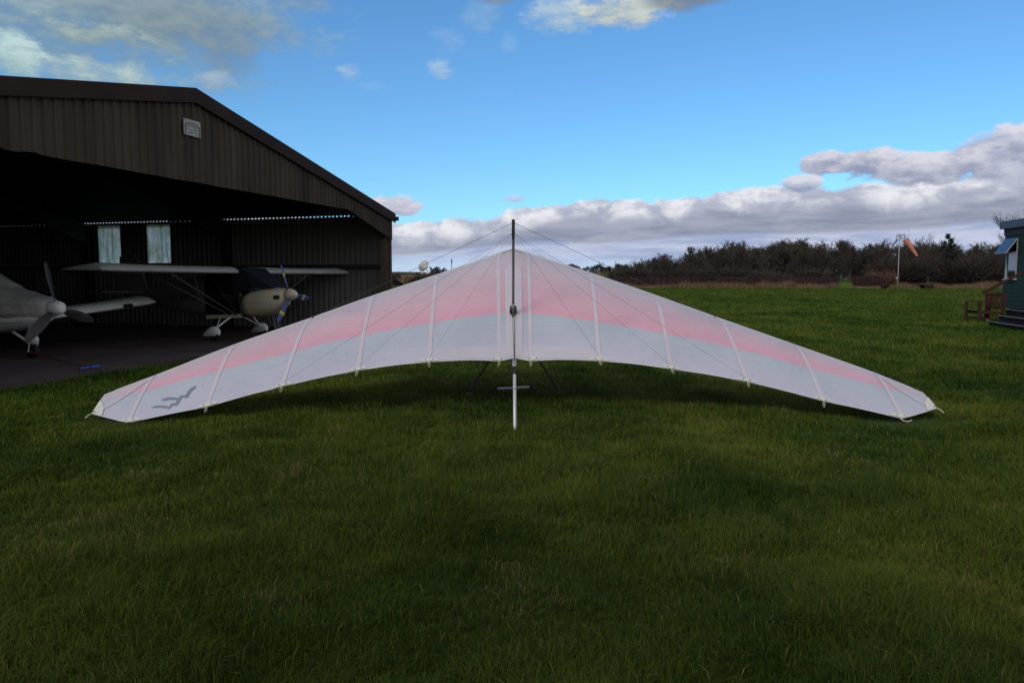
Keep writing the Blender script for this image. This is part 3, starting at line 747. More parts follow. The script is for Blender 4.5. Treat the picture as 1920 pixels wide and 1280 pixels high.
def sail_mat(name, lower=False):
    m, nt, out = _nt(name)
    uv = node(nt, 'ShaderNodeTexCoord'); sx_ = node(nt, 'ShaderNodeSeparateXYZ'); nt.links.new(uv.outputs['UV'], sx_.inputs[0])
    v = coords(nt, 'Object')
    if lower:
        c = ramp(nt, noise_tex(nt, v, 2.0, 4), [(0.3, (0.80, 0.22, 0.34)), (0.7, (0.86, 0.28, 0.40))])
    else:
        # pink light showing through from the undersurface, painted as a fade; blue-white behind it
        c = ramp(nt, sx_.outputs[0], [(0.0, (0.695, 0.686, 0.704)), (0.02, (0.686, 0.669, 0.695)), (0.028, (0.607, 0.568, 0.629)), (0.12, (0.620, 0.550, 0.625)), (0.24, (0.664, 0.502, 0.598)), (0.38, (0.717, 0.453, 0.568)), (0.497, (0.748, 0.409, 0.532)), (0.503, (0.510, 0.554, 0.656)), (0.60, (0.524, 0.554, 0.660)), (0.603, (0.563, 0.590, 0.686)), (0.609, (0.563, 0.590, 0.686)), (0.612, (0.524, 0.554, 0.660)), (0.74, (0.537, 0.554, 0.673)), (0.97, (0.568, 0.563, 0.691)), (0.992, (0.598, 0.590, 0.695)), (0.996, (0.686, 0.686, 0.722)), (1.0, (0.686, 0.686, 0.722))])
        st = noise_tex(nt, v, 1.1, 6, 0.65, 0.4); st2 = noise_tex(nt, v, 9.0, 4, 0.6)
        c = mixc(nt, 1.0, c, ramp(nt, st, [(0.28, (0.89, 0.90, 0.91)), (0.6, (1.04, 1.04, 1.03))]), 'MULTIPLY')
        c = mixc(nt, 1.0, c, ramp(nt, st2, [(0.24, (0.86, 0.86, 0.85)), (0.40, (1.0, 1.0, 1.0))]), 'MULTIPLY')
    b = node(nt, 'ShaderNodeBsdfPrincipled'); nt.links.new(c, b.inputs['Base Color']); b.inputs['Roughness'].default_value = 0.55
    b.inputs['Specular IOR Level'].default_value = 0.25
    bp = node(nt, 'ShaderNodeBump'); bp.inputs['Strength'].default_value = 0.22; bp.inputs['Distance'].default_value = 0.03
    nt.links.new(noise_tex(nt, v, 3.2, 5, 0.6, 0.6), bp.inputs['Height']); nt.links.new(bp.outputs[0], b.inputs['Normal'])
    t = node(nt, 'ShaderNodeBsdfTranslucent'); nt.links.new(c, t.inputs[0])
    mx = node(nt, 'ShaderNodeMixShader'); mx.inputs[0].default_value = 0.16
    nt.links.new(b.outputs[0], mx.inputs[1]); nt.links.new(t.outputs[0], mx.inputs[2]); nt.links.new(mx.outputs[0], out.inputs[0])
    return m
SAIL, SAIL2 = sail_mat('sailcloth_showthrough'), sail_mat('sailcloth_pink', True)
TAPE = mat('white_sail_tape', (0.635, 0.588, 0.665), 0.6, 0.04, 3, transl=0.15)
TAPE2 = mat('white_reinforcement', (0.61, 0.575, 0.655), 0.6, 0.04, 3, transl=0.15)
CREAMP = mat('cream_patch_cloth', (0.66, 0.65, 0.60), 0.7, 0.05, 6, transl=0.1)
CORD = mat('cream_cord', (0.55, 0.52, 0.40), 0.8, 0.15, 30)
GREYL = mat('grey_printed_emblem', (0.20, 0.235, 0.30), 0.6, 0.08, 8)
qs = []
for i in range(7):
    for k in range(5): qs.append(i+k/5)
qs.append(7.0)
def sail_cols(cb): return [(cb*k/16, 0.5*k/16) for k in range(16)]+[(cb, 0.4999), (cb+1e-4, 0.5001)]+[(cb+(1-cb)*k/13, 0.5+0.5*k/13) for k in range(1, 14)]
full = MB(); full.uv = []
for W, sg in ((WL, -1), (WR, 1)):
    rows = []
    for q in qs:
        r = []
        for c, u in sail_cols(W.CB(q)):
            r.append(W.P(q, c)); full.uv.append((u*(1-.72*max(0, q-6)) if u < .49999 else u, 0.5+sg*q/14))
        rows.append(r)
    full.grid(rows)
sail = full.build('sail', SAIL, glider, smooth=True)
for W in (WL, WR):                                        # double-surface panel under the front half
    mb = MB(); mb.grid([[W.P(q, 0.0, -0.012).lerp(W.P(q, W.CB(q), -0.006), k/8) for k in range(9)] for q in qs if q <= 6.6])
    mb.build('undersurface', SAIL2, glider, smooth=True)
for W in (WL, WR):                                        # leading edge tube in its pocket
    mb = MB(); mb.tube([W.P(q, 0.0, -0.024)+Vector((0, 0, 0)) for q in qs if q <= 6.95], 0.027, 10)
    mb.build('leading_edge', TAPE, glider, smooth=True)
def strip(W, f, w, off, n=22):
    """f(k 0..1) -> (q, c); a tape of width w in metres laid off metres above the cloth"""
    mb = MB(); rows = []
    for k in range(n+1):
        q, c = f(k/n); p = W.P(q, c, off); p2 = W.P(*f(min(1, k/n+.01)), off) if k < n else p+(p-W.P(*f(.99), off))
        d = (p2-p).normalized(); nn = (W.P(min(7, q+.05), c)-W.P(max(0, q-.05), c)).cross(d).normalized()
        sdv = nn.cross(d).normalized()
        rows.append([p-sdv*w/2, p, p+sdv*w/2])
    mb.grid(rows); return mb
for W in (WL, WR):
    for i in range(1, 7):
        strip(W, lambda k, i=i: (float(i), 0.008+0.985*k), 0.046 if i > 1 else 0.044, 0.006).build('batten_pocket', TAPE, sail, smooth=True)
    strip(W, lambda k: (6.0+0.985*k, 0.04+0.88*k), 0.042, 0.008).build('tip_pocket', TAPE, sail, smooth=True)
# centre keel reinforcement with a rounded front end, and trailing edge reinforcement
mb = MB(); rows = []
ctop = 0.27
for k in range(25):
    c = ctop+(0.985-ctop)*k/24
    hw = 0.112*math.sqrt(max(0.0, 1-max(0, 1-(c-ctop)/0.055)**2))
    r = []
    for x in (-1, -.5, 0, .5, 1):
        W = WR if x >= 0 else WL; ref = abs(W.le[1].x-W.le[0].x)
        r.append(W.P(min(1.2, abs(x)*hw/ref), c, 0.009))
    rows.append(r)
mb.grid(rows); mb.build('keel_patch', TAPE2, sail, smooth=True)
for W in (WL, WR):
    mb = MB(); rows = []
    for k in range(25):
        q = 0.0+2.22*k/24
        h = 0.095*(1 if q < 1.85 else max(0.05, (2.22-q)/0.37)**0.7)
        rows.append([W.P(q, 1-h, 0.0045), W.P(q, 1-h*.5, 0.0045), W.P(q, 0.992, 0.0045)])
    mb.grid(rows); mb.build('trailing_edge_patch', TAPE2, sail, smooth=True)
# corner patches, eyelets and tie cords at the batten tips
for W, sg in ((WL, -1), (WR, 1)):
    for i in range(1, 8):
        span = (W.te[min(7, i+1)]-W.te[i-1]).length/ (2 if i < 7 else 1)
        ch = (W.le[i]-W.te[i]).length
        hw = 0.115 if i > 1 else 0.06
        if i < 7:
            mb = MB(); rows = []
            for k in range(13):
                x = -1+2*k/12; q = min(6.98, max(0.02, i+x*hw/span)); hh = 0.062*math.sqrt(max(0.02, 1-x*x))/ch
                rows.append([W.P(q, 1-hh, 0.012), W.P(q, 1-hh*.5, 0.012), W.P(q, 0.998, 0.012)])
        else:
            mb = MB(); rows = []
            for k in range(9):
                q = 6.72+0.27*k/8; hh = 0.55*(k/8)**.6+.06
                rows.append([W.P(q, 1-hh, 0.012), W.P(q, 1-hh*.5, 0.012), W.P(q, 0.998, 0.012)])
        mb.grid(rows); pt = mb.build('corner_patch', CREAMP, sail, smooth=True)
        for dx in (-.042, .042):
            q = min(6.97, i+dx/span); p = W.P(q, 1-.028/ch, 0.015)
            mb = MB(); mb.tube([p, p+Vector((0, -.003, .006))], .0055, 8); mb.build('eyelet', BLACK, pt)
        p = W.P(min(6.99, float(i)), 0.995, 0.01); rr = random.Random(i*7+sg)
        mb = MB()
        if i < 6:
            dx = rr.uniform(-.01, .03)*sg; dz = rr.uniform(.060, .082)
            a, b = p+Vector((-.028, 0, .004)), p+Vector((.028, 0, .004))
            mb.tube([a, p+Vector((0, -.018, -.012)), b], .0042, 6)
            mb.tube([p+Vector((0, -.018, -.012)), p+Vector((dx*.5-.012, -.024, -dz*.55)), p+Vector((dx, -.026, -dz)), p+Vector((dx*.5+.014, -.024, -dz*.6)), p+Vector((.004, -.018, -.012))], .0042, 6)
        elif i == 6:
            mb.tube([p+Vector((-.03, 0, .0)), p+Vector((0, -.02, -.03)), p+Vector((.05*sg, -.03, -.035)), p+Vector((.09*sg, -.03, -.02))], .0065, 6)
        else:
            mb.tube([p, p+Vector((.03*sg, -.02, -.02)), p+Vector((.05*sg, -.035, -.042)), p+Vector((.058*sg, -.04, -.05))], .006, 6)
        mb.build('tie_cord', CORD, pt)
# emblem: two gulls printed on the port wing
me = sail.data; bvh = BVHTree.FromPolygons([tuple(v.co+GLOC) for v in me.vertices], [tuple(p.vertices) for p in me.polygons])
def onsail(u, v, off=0.006):
    for k in range(12):                                   # step down on to the cloth if the point is just past its edge
        d = ray(u, v+k*.6).normalized(); h = bvh.ray_cast(EYE, d)
        if h[0] is not None: break
    n = h[1] if h[1].dot(d) < 0 else -h[1]
    return h[0]+n*off
def zpt(x, y): return (270+x/17.4545, 715+y/17.4545)
STROKES = [[(235, 852, 8), (350, 838, 48), (460, 822, 72), (580, 822, 76), (700, 832, 74), (790, 850, 70), (850, 868, 78)],
           [(815, 900, 20), (860, 835, 60), (905, 765, 80), (980, 752, 76), (1060, 752, 78), (1110, 745, 90)],
           [(1060, 790, 20), (1100, 700, 100), (1140, 620, 104), (1190, 540, 96), (1235, 488, 70), (1300, 492, 74), (1370, 490, 84), (1440, 500, 80)],
           [(572, 608, 8), (640, 602, 62), (740, 578, 76), (860, 562, 78), (980, 562, 78), (1080, 575, 74), (1150, 580, 60)],
           [(1420, 535, 20), (1430, 440, 90), (1480, 350, 92), (1540, 275, 84), (1610, 225, 70), (1680, 190, 58), (1705, 158, 6)]]
for k_, S_ in enumerate(STROKES):
    pass
mb = MB()
for k_, S_ in enumerate(STROKES):
    dense = []
    for a, b in zip(S_[:-1], S_[1:]):
        for t in range(3): dense.append(tuple(a[j]+(b[j]-a[j])*t/3 for j in range(3)))
    dense.append(S_[-1]); rows = []
    for j, (x, y, w) in enumerate(dense):
        x0, y0, _ = dense[max(0, j-1)]; x1, y1, _ = dense[min(len(dense)-1, j+1)]
        l = math.hypot(x1-x0, y1-y0) or 1; nx, ny = -(y1-y0)/l*w/2, (x1-x0)/l*w/2
        rows.append([onsail(*zpt(x+nx, y+ny), .005+.0006*k_), onsail(*zpt(x-nx, y-ny), .005+.0006*k_)])
    mb.grid(rows)
mb.build('gull_emblem', GREYL, sail)
# keel, king post, control frame
TAIL = gnd(965.5, 806, 0.02); KB = onsail(962.3, 584, 0.0); NOSE = at(962, 466, 11.25)
kd = (NOSE-TAIL).normalized(); kn = Vector((0, -kd.z, kd.y)).normalized()
TEc = WR.te[0]
mb = MB(); mb.tube([TAIL, TEc+Vector((0, 0, -.02)), NOSE+Vector((0, -.12, -.09))], .0195, 14); keel = mb.build('keel', ALU, glider, smooth=True)
stub = TEc-TAIL
def on_keel(f): return TAIL+(TEc+Vector((0, 0, -.02))-TAIL)*f
mb = MB(); mb.tube([on_keel(.76), on_keel(.875)], .0235, 14); mb.build('grip_tape', BLACK, keel, smooth=True)
mb = MB(); mb.tube([on_keel(.885), on_keel(.99)], .0255, 14); mb.build('rear_bracket', mat('worn_grey_metal', (0.34, 0.33, 0.35), .45, .15, 12, metal=.3), keel, smooth=True)
for f, o_ in ((.91, .026), (.94, .026), (.535, .0195)):
    mb = MB(); mb.box(on_keel(f)+kn*o_, (.014, .010, .011)); mb.build('bolt', BLACK, keel)
def vpix(p):
    p = p-EYE; return 640-FPX*(p.z*cp+p.y*sp)/(p.y*cp-p.z*sp)
KL = 1.0
while vpix(KB+kn*KL) > 415.5 and KL < 1.8: KL += .004
KL += .012
KTOP = KB+kn*KL
DARKT = mat('dark_anodised_tube', (0.23, 0.225, 0.24), 0.3, 0.15, 5, metal=.4)
mb = MB(); mb.tube([KB+kn*.02, KB.lerp(KTOP, .5), KB.lerp(KTOP, .8), KTOP-kn*.01, KTOP], [.0165, .0165, .0165, .0165, .010], 12); kp = mb.build('king_post', DARKT, glider, smooth=True)
mb = MB(); mb.tube([KB+kn*(KL-.24), KTOP+kn*.006], .019, 12); mb.build('post_cap', BLACK, kp, smooth=True)
mb = MB(); mb.tube([KB+kn*.02, KB+kn*.17], .0195, 12); mb.build('post_foot', mat('grey_tape', (.30, .29, .29), .5, .1, 8), kp, smooth=True)
mb = MB()
mb.tube([KB-kd*.012+kn*.055+Vector((.040*math.cos(a), 0, 0))+kn*.048*math.sin(a) for a in [2*math.pi*k/18 for k in range(19)]], .010, 7)
for s in (-1, 1):
    mb.tube([KB+Vector((s*.030, 0, 0))+kn*z for z in (.0, .03, .065, .10, .13)], [.008, .014, .017, .014, .008], 8)
mb.tube([KB+Vector((-.04, 0, 0))+kn*.045, KB+Vector((.04, 0, 0))+kn*.045], .012, 10)
mb.tube([KB-kd*.06+kn*.02, KB+kd*.05+kn*.02], .02, 10)
mb.build('post_bracket', mat('bracket_metal', (.09, .08, .08), .4, .2, 10, metal=.5), kp, smooth=True)
# control frame
AP = KB+kd*.22-kn*.24
cornL, cornR = gnd(880, 737, .05), gnd(1050, 734, .05)
for c in (cornL, cornR):
    mb = MB(); mb.tube([AP+(c-AP)*.02, c], .0165, 10); mb.build('downtube', DARKT, glider, smooth=True)
bl, br = at(932, 727, cornL.y-.18), at(992, 727, cornR.y-.18)
bl.z = br.z = (bl.z+br.z)/2
kl, kr = at(914, 733, cornL.y-.12), at(1009, 733, cornR.y-.12); kl.z = kr.z = .055
mb = MB(); mb.tube([bl, br], .018, 12); bar = mb.build('base_bar', ALU, glider, smooth=True)
for a, b, c in ((cornL, kl, bl), (cornR, kr, br)):
    mb = MB(); mb.tube([a, a.lerp(b, .8), b, b.lerp(c, .4)+Vector((0, 0, .008)), c], .0185, 10); mb.build('bar_grip', BLACK, bar, smooth=True)
for c, s in ((cornL, -1), (cornR, 1)):
    mb = MB(); mb.box(c+Vector((0.02, -.03, .0)), (.10 if s < 0 else .06, .03, .02)); mb.build('corner_bracket', ALU, bar)
# rigging
LEl, LEr = onsail(587, 596, .012), onsail(1340, 594, .012)
def wire(a, b, r=.0022, sag=0.0, name='rigging_wire'):
    mb = MB(); n = 12 if sag else 1
    mb.tube([a.lerp(b, k/n)+Vector((0, 0, -4*sag*(k/n)*(1-k/n))) for k in range(n+1)], r, 6); return mb.build(name, WIRE, glider)
kt1 = KB+kn*(KL-.035)
for p, s in ((LEl, -1), (LEr, 1)):
    wire(kt1+Vector((s*.01, 0, 0)), p, .0023)
    mb = MB(); mb.tube([p+Vector((0, 0, -.01)), p+Vector((s*-.002, -.01, .022))], .008, 6); mb.build('wire_hook', BLACK, glider)
wire(kt1+kd*.012, NOSE+kn*.01, .003); wire(kt1-kd*.012, on_keel(.96)+kn*.02, .003)
k2 = KB+kn*(KL-.18)
mb = MB(); mb.tube([k2+Vector((-.028, 0, .004)), k2+Vector((.028, 0, .004))], .004, 6); mb.build('luff_ring', WIRE, kp)
for W, s in ((WL, -1), (WR, 1)):
    for i in (2, 3, 4):
        wire(k2+Vector((s*.026, 0, 0)), W.P(float(i), 1-.03, .016), .0012, name='luff_line')
for s in (-1, 1):
    wire(KB+kn*.06+Vector((s*.014, -.01, 0)), on_keel(.985)+kn*.03+Vector((s*.003, 0, 0)), .0028, name='rear_line')
    c = cornL if s < 0 else cornR
    wire(c+Vector((0, 0, .02)), (LEl if s < 0 else LEr)+Vector((0, -.05, -.06)), .0028, .10, 'flying_wire')
    wire(c+Vector((0, 0, .02)), on_keel(.90)-kn*.02, .0026, .03, 'flying_wire')
    wire(c+Vector((0, 0, .02)), NOSE+Vector((0, -.1, -.12)), .0026, 0, 'flying_wire')
# nose seam cord
mb = MB(); mb.tube([onsail(941, 475.5, .006), onsail(952, 472, .006), onsail(961, 469.5, .008), onsail(971, 471.5, .006), onsail(984, 475, .006)], .006, 6); mb.build('nose_seam', mat('tan_seam', (.32, .22, .17), .8, .1, 9), sail)
# ------------------------------------------------------------------ trees and hedges
BARK = mat('dark_bark', (0.055, 0.045, 0.038), 0.9, 0.3, 3, objrand=.25)
TWIG = mat('bare_brown_twigs', (0.047, 0.040, 0.033), 0.9, 0.3, .6, objrand=.35)
TWIGR = mat('red_brown_twigs', (0.052, 0.037, 0.030), 0.9, 0.3, .8, objrand=.25)
STRAWT = mat('straw_coloured_twigs', (0.26, 0.20, 0.125), 0.9, 0.3, .5, objrand=.2)
DGREEN = mat('dark_conifer_needles', (0.018, 0.028, 0.018), 0.9, 0.3, 1.5)
BLUETW = mat('far_dark_twigs', (0.035, 0.040, 0.048), 0.9, 0.2, .3, objrand=.2)
HEDGEM = mat('hedge_twigs', (0.046, 0.027, 0.025), 0.9, 0.35, .5)
STRAW = mat('dry_grass', (0.17, 0.115, 0.068), 0.9, 0.35, .35)
def ribbon(mb, a, b, w0, w1, r):
    d = b-a; s = d.cross(Vector((r.uniform(-1, 1), r.uniform(-1, 1), r.uniform(-1, 1))))
    if s.length < 1e-6: return
    s.normalize()
    mb.add([a-s*w0/2, a+s*w0/2, b+s*w1/2, b-s*w1/2], [(0, 1, 2, 3)])
def bare_tree(seed, h, spread=.45, trunkf=.25, n1=9, n2=5, n3=5, n4=3, up=.6, tw=.045, stems=1, thin=1.0):
    """returns (trunk mesh builder, crown mesh builder), base at the origin"""
    r = random.Random(seed); tr, cr = MB(), MB()
    def rv(): return Vector((r.gauss(0, 1), r.gauss(0, 1), r.gauss(0, 1)))
    def branch(p, d, l, rad, lev):
        pts = [p]; segs = 4 if lev < 2 else 2
        for k in range(segs):
            d = (d+rv()*(.10 if lev == 0 else .16)+Vector((0, 0, up*.10 if lev else .02))).normalized()
            pts.append(pts[-1]+d*l/segs)
        if lev <= 1: tr.tube(pts, [rad*(1-.72*k/segs) for k in range(segs+1)], 6 if lev == 0 else 4, cap=False)
        else:
            for k in range(segs): ribbon(cr, pts[k], pts[k+1], max(tw*.5, rad*2*(1-.4*k/segs)), max(tw*.35, rad*2*(1-.4*(k+1)/segs)), r)
        if lev >= 4: return
        n = (n1, n2, n3, n4)[lev]
        for k in range(n):
            f = (trunkf+(1-trunkf)*(k+r.random())/n) if lev == 0 else .25+.75*(k+r.random()*.8)/n
            x = min(segs-1e-3, f*segs); i = int(x); q = pts[i].lerp(pts[i+1], x-i)
            dd = (pts[i+1]-pts[i]).normalized(); o = rv(); o = (o-dd*o.dot(dd)).normalized()
            ang = r.uniform(.5, 1.05)
            nd = (dd*math.cos(ang)+o*math.sin(ang)+Vector((0, 0, up*.35))).normalized()
            ll = h*spread*(1-.45*f) if lev == 0 else l*r.uniform(.42, .66)
            branch(q, nd, ll*r.uniform(.8, 1.15), rad*(.45 if lev == 0 else .5), lev+1)
    for s in range(stems):
        a = r.uniform(0, 6.28); lean = Vector((math.cos(a), math.sin(a), 0))*(.05 if stems == 1 else .28)
        branch(Vector((math.cos(a), math.sin(a), 0))*(0 if stems == 1 else .25), (Vector((0, 0, 1))+lean).normalized(), h*(.86 if stems == 1 else r.uniform(.7, .9)), h*thin*(.022 if stems == 1 else .012), 0)
    # normalise height
    top = max(p[2] for p in cr.v); k = h/top
    for m in (tr, cr): m.v = [(p[0]*k, p[1]*k, p[2]*k) for p in m.v]
    return tr, cr
def make_tree(name, label, cat, loc, tr, cr, mt, mc, group=None, rz=0, sc=1.0):
    o = thing(name, label, cat, loc, rz, group); o.scale = (sc, sc, sc)
    tr.build('trunk', mt, o, local=True); cr.build('crown', mc, o, local=True); return o
def dup(o, loc, rz, sc, label=None, group=None):
    c = o.copy(); COL.objects.link(c); c.location = loc; c.rotation_euler = (0, 0, rz); c.scale = sc if hasattr(sc, '__len__') else (sc,)*3
    if label: c['label'] = label
    if group: c['group'] = group
    for ch in list(o.children):
        d = ch.copy(); COL.objects.link(d); d.parent = c
        for g_ in list(ch.children):
            e = g_.copy(); COL.objects.link(e); e.parent = d
    return c
def px_h(v, Y, ybase=0.0): return at(960, v, Y).z
# the wood across the field: one label, nothing tells its trees apart
WLAB = 'bare brown winter tree packed into the dense wood behind the long clipped hedge'; WGRP = 'trees of the wood beyond the field'
protos = []
for k in range(7):
    tr, cr = bare_tree(100+k, 9.0, .40, .10, 16, 6, 6, 3, .7, .115)
    protos.append((tr, cr))
prot_o = []
rr = random.Random(21)
def woodtop(u):        # photographed skyline of the wood
    pts = [(1090, 505), (1160, 500), (1205, 492), (1260, 482), (1300, 475), (1330, 468), (1380, 463), (1440, 466), (1485, 458), (1540, 464), (1640, 462), (1760, 465), (1920, 468), (2300, 470)]
    for (a, b), (c, d) in zip(pts[:-1], pts[1:]):
        if a <= u <= c: return b+(d-b)*(u-a)/(c-a)
    return pts[0][1] if u < pts[0][0] else pts[-1][1]
spots = []
for row, Y in enumerate((158, 170, 184, 198)):
    x = (1150-960)/1400*Y + rr.uniform(0, 3)
    while x < (2010-960)/1400*Y:
        u = 960+1400*x/Y
        yy = Y+rr.uniform(-4, 4)
        hh = px_h(woodtop(u), yy)*(1.0+.06*row)*rr.uniform(.92, 1.06)
        spots.append((x, yy, hh)); x += rr.uniform(1.9, 3.0)
for i, (x, y, hh) in enumerate(spots):
    k = i % 7
    if i < 7: prot_o.append(make_tree('bare_tree', WLAB, 'tree', (x, y, 0), protos[k][0], protos[k][1], BARK, TWIG, WGRP, rr.uniform(0, 6.3), hh/9.0))
    else: dup(prot_o[k], (x, y, 0), rr.uniform(0, 6.3), (hh/9.0*rr.uniform(1.0, 1.3),)*2+(hh/9.0,))
# understorey of the wood: shrubs behind the hedge
def shrub(seed, h, w, n, tw, mb=None):
    r = random.Random(seed); mb = mb or MB()
    for k in range(n):
        a = r.uniform(0, 6.283); rad = w/2*math.sqrt(r.random())*.55
        p = Vector((rad*math.cos(a), rad*math.sin(a), r.uniform(0, h*.25)))
        d = Vector((math.cos(a)*r.uniform(.1, .8), math.sin(a)*r.uniform(.1, .8), 1)).normalized()
        l = h*r.uniform(.35, .85)
        q = p+d*l*.6+Vector((r.gauss(0, .06), r.gauss(0, .06), 0))*h
        e = q+(d+Vector((r.gauss(0, .5), r.gauss(0, .5), r.gauss(0, .3)))).normalized()*l*.4
        ribbon(mb, p, q, tw*1.2, tw, r); ribbon(mb, q, e, tw, tw*.4, r)
        for j in range(2):
            ribbon(mb, p.lerp(q, r.random()), q+Vector((r.gauss(0, .16), r.gauss(0, .16), r.gauss(0, .12)))*h, tw*.8, tw*.4, r)
    top = max(p[2] for p in mb.v); k = h/top; mb.v = [(p[0], p[1], p[2]*k) for p in mb.v]; return mb
shp = None
x = 22
for i in range(42):
    yy = rr.uniform(148, 156); lab = 'low brown shrub among the trunks at the foot of the wood'
    loc = (x, yy, 0); sc = rr.uniform(.8, 1.2)
    if shp is None:
        shp = shrub(55, 4.2, 5.5, 520, .09).build('shrub', TWIG, loc=(0, 0, 0)); tag(shp, lab, 'shrub', 'shrubs at the foot of the wood'); shp.location = loc
    else:
        c = shp.copy(); COL.objects.link(c); c.location = loc; c.rotation_euler = (0, 0, rr.uniform(0, 6.3)); c.scale = (sc, sc, sc*rr.uniform(.8, 1.1))
    x += rr.uniform(1.8, 2.8)
    if (1545-960)/1400*146 < x < (1620-960)/1400*158: x = (1620-960)/1400*158
# hedges
def hedge(name, label, x0, x1, y, h, dep, n, tw, matl, slope=0.0):
    r = random.Random(int(x0*7)+11); mb = MB()
    mb.box(((x0+x1)/2, y, h*.42), (x1-x0-.6, dep*.5, h*.84))
    for k in range(n):
        x = r.uniform(x0, x1); z = r.uniform(0, h*.92); yy = y+r.uniform(-dep/2, dep/2)
        p = Vector((x, yy, z)); d = Vector((r.gauss(0, .55), r.gauss(0, .5), 1)).normalized(); l = r.uniform(.35, .9)
        e = p+d*l
        ht = h*(1+.05*mnoise.noise(Vector((x*.5, 0, 1))))
        if e.z > ht: e.z = ht+r.uniform(-.05, .06)
        ribbon(mb, p, e, tw, tw*.5, r)
    o = mb.build(name, matl, loc=((x0+x1)/2, y, 0)); return tag(o, label, 'hedge')
HY = 141.0
def xat(u, Y): return at(u, 525, Y).x
hedge('hedge', 'long clipped bare hedge along the far edge of the field in front of the wood', xat(880, HY), xat(1573, HY), HY, px_h(519, HY), 1.6, 9500, .085, HEDGEM)
hedge('hedge', 'short clipped hedge end between the field gap and the windsock pole', xat(1600, HY), xat(1648, HY), HY, px_h(517, HY), 1.6, 1100, .085, HEDGEM)
# green bank seen through the gap
mb = MB(); rows = []
for k in range(13):
    x = xat(1555, 150)+k*.75; rows.append([(x, 147, -.05), (x, 154, px_h(522, 154)*.6), (x, 166, px_h(521, 166)), (x, 200, .5)])
mb.grid(rows); structure('grass_bank', mb, mat('bright_pasture', (.085, .125, .025), .95, .2, .6, spec=.05), loc=(xat(1587, 150), 150, 0), smooth=True)
# tall dry grass in front of the hedge
r = np.random.default_rng(5)
def blades(name, n, xs, ys, hs, ws, matl, label, lean=.18, cat='grass'):
    x = r.uniform(*xs, n); y = r.uniform(*ys, n)
    cl = np.array([mnoise.noise(Vector((a*.35, b*.3, 1.7))) for a, b in zip(x, y)])
    h = r.uniform(*hs, n)*(1+.8*cl); keep = (h > hs[0]*.6); x, y, h = x[keep], y[keep], h[keep]; n = len(x)
    a = r.uniform(0, np.pi, n); w = r.uniform(*ws, n); lx = r.normal(0, lean, n)*h; ly = r.normal(0, lean, n)*h
    v = np.zeros((n, 3, 3)); v[:, 0] = np.c_[x-np.cos(a)*w/2, y-np.sin(a)*w/2, np.zeros(n)]; v[:, 1] = np.c_[x+np.cos(a)*w/2, y+np.sin(a)*w/2, np.zeros(n)]; v[:, 2] = np.c_[x+lx, y+ly, h]
    me = bpy.data.meshes.new(name); me.from_pydata(v.reshape(-1, 3).tolist(), [], np.arange(3*n).reshape(-1, 3).tolist()); me.materials.append(matl)
    o = bpy.data.objects.new(name, me); COL.objects.link(o); return tag(o, label, cat, kind='stuff')
blades('dry_grass', 7000, (xat(1120, 138), xat(1570, 138)), (137.2, 140.2), (.40, 1.35), (.06, .13), STRAW, 'tall straw coloured dead grass along the foot of the long hedge')
blades('dry_grass', 900, (xat(1598, 138), xat(1650, 138)), (137.6, 139.6), (.3, .75), (.06, .14), STRAW, 'short dead grass at the foot of the short hedge')
blades('dry_grass', 2600, (xat(1683, 138), xat(1728, 138)), (138, 144), (.6, 1.6), (.06, .13), STRAW, 'pinkish dead weeds to the right of the windsock pole')
blades('dry_grass', 5200, (xat(1756, 138), xat(1990, 138)), (139, 145), (.6, 1.3), (.07, .15), STRAW, 'strip of dead grass below the thicket beside the green cabin')
# individual trees along the right of the skyline
def special(u, vtop, Y, seed, label, matl=TWIG, name='bare_tree', group=None, **kw):
    h = px_h(vtop, Y); tr, cr = bare_tree(seed, h, **kw)
    return make_tree(name, label, 'tree', (xat(u, Y), Y, 0), tr, cr, BARK, matl, group)
special(1662, 436, 150, 301, 'bare open-crowned tree just left of the windsock pole', spread=.42, trunkf=.3, n1=9, n2=4, n3=4, n4=2, tw=.07)
special(1712, 430, 152, 302, 'tallest bare multi-stemmed tree behind the orange windsock', stems=3, spread=.34, trunkf=.3, n1=7, n2=4, n3=4, n4=2, tw=.07, up=1.0)
special(1729, 438, 154, 303, 'slim bare tree to the right of the windsock tip', stems=2, spread=.33, trunkf=.3, n1=8, n2=4, n3=4, n4=2, tw=.07, up=1.0)
special(1748, 441, 153, 304, 'bare upright tree just left of the dark conifer', stems=2, spread=.34, trunkf=.3, n1=8, n2=4, n3=4, n4=2, tw=.07, up=1.0)
special(1838, 458, 150, 305, 'low bare tree with wide open crown left of the green cabin', spread=.5, trunkf=.3, n1=12, n2=6, n3=5, n4=3, tw=.04, thin=.6)
special(1862, 448, 146, 306, 'bare spreading tree close beside the green cabin roof', spread=.5, trunkf=.25, n1=12, n2=6, n3=5, n4=3, tw=.04, thin=.6)
special(1912, 386, 90, 307, 'tall bare tree rising behind the roof of the green cabin', spread=.36, trunkf=.25, n1=16, n2=7, n3=5, n4=3, tw=.022, up=.9, thin=.55)
special(1884, 446, 120, 308, 'bare tree half hidden behind the corner of the green cabin', spread=.42, trunkf=.3, n1=12, n2=6, n3=5, n4=3, tw=.03, thin=.6)
special(1148, 487, 150, 309, 'spindly bare saplings with bare stems at the left end of the wood', stems=4, spread=.2, trunkf=.5, n1=5, n2=3, n3=2, n4=1, tw=.06, up=1.2)
special(1208, 491, 158, 310, 'small rounded bare tree at the left edge of the wood', spread=.45, trunkf=.12, n1=10, n2=5, n3=5, n4=3, tw=.07)
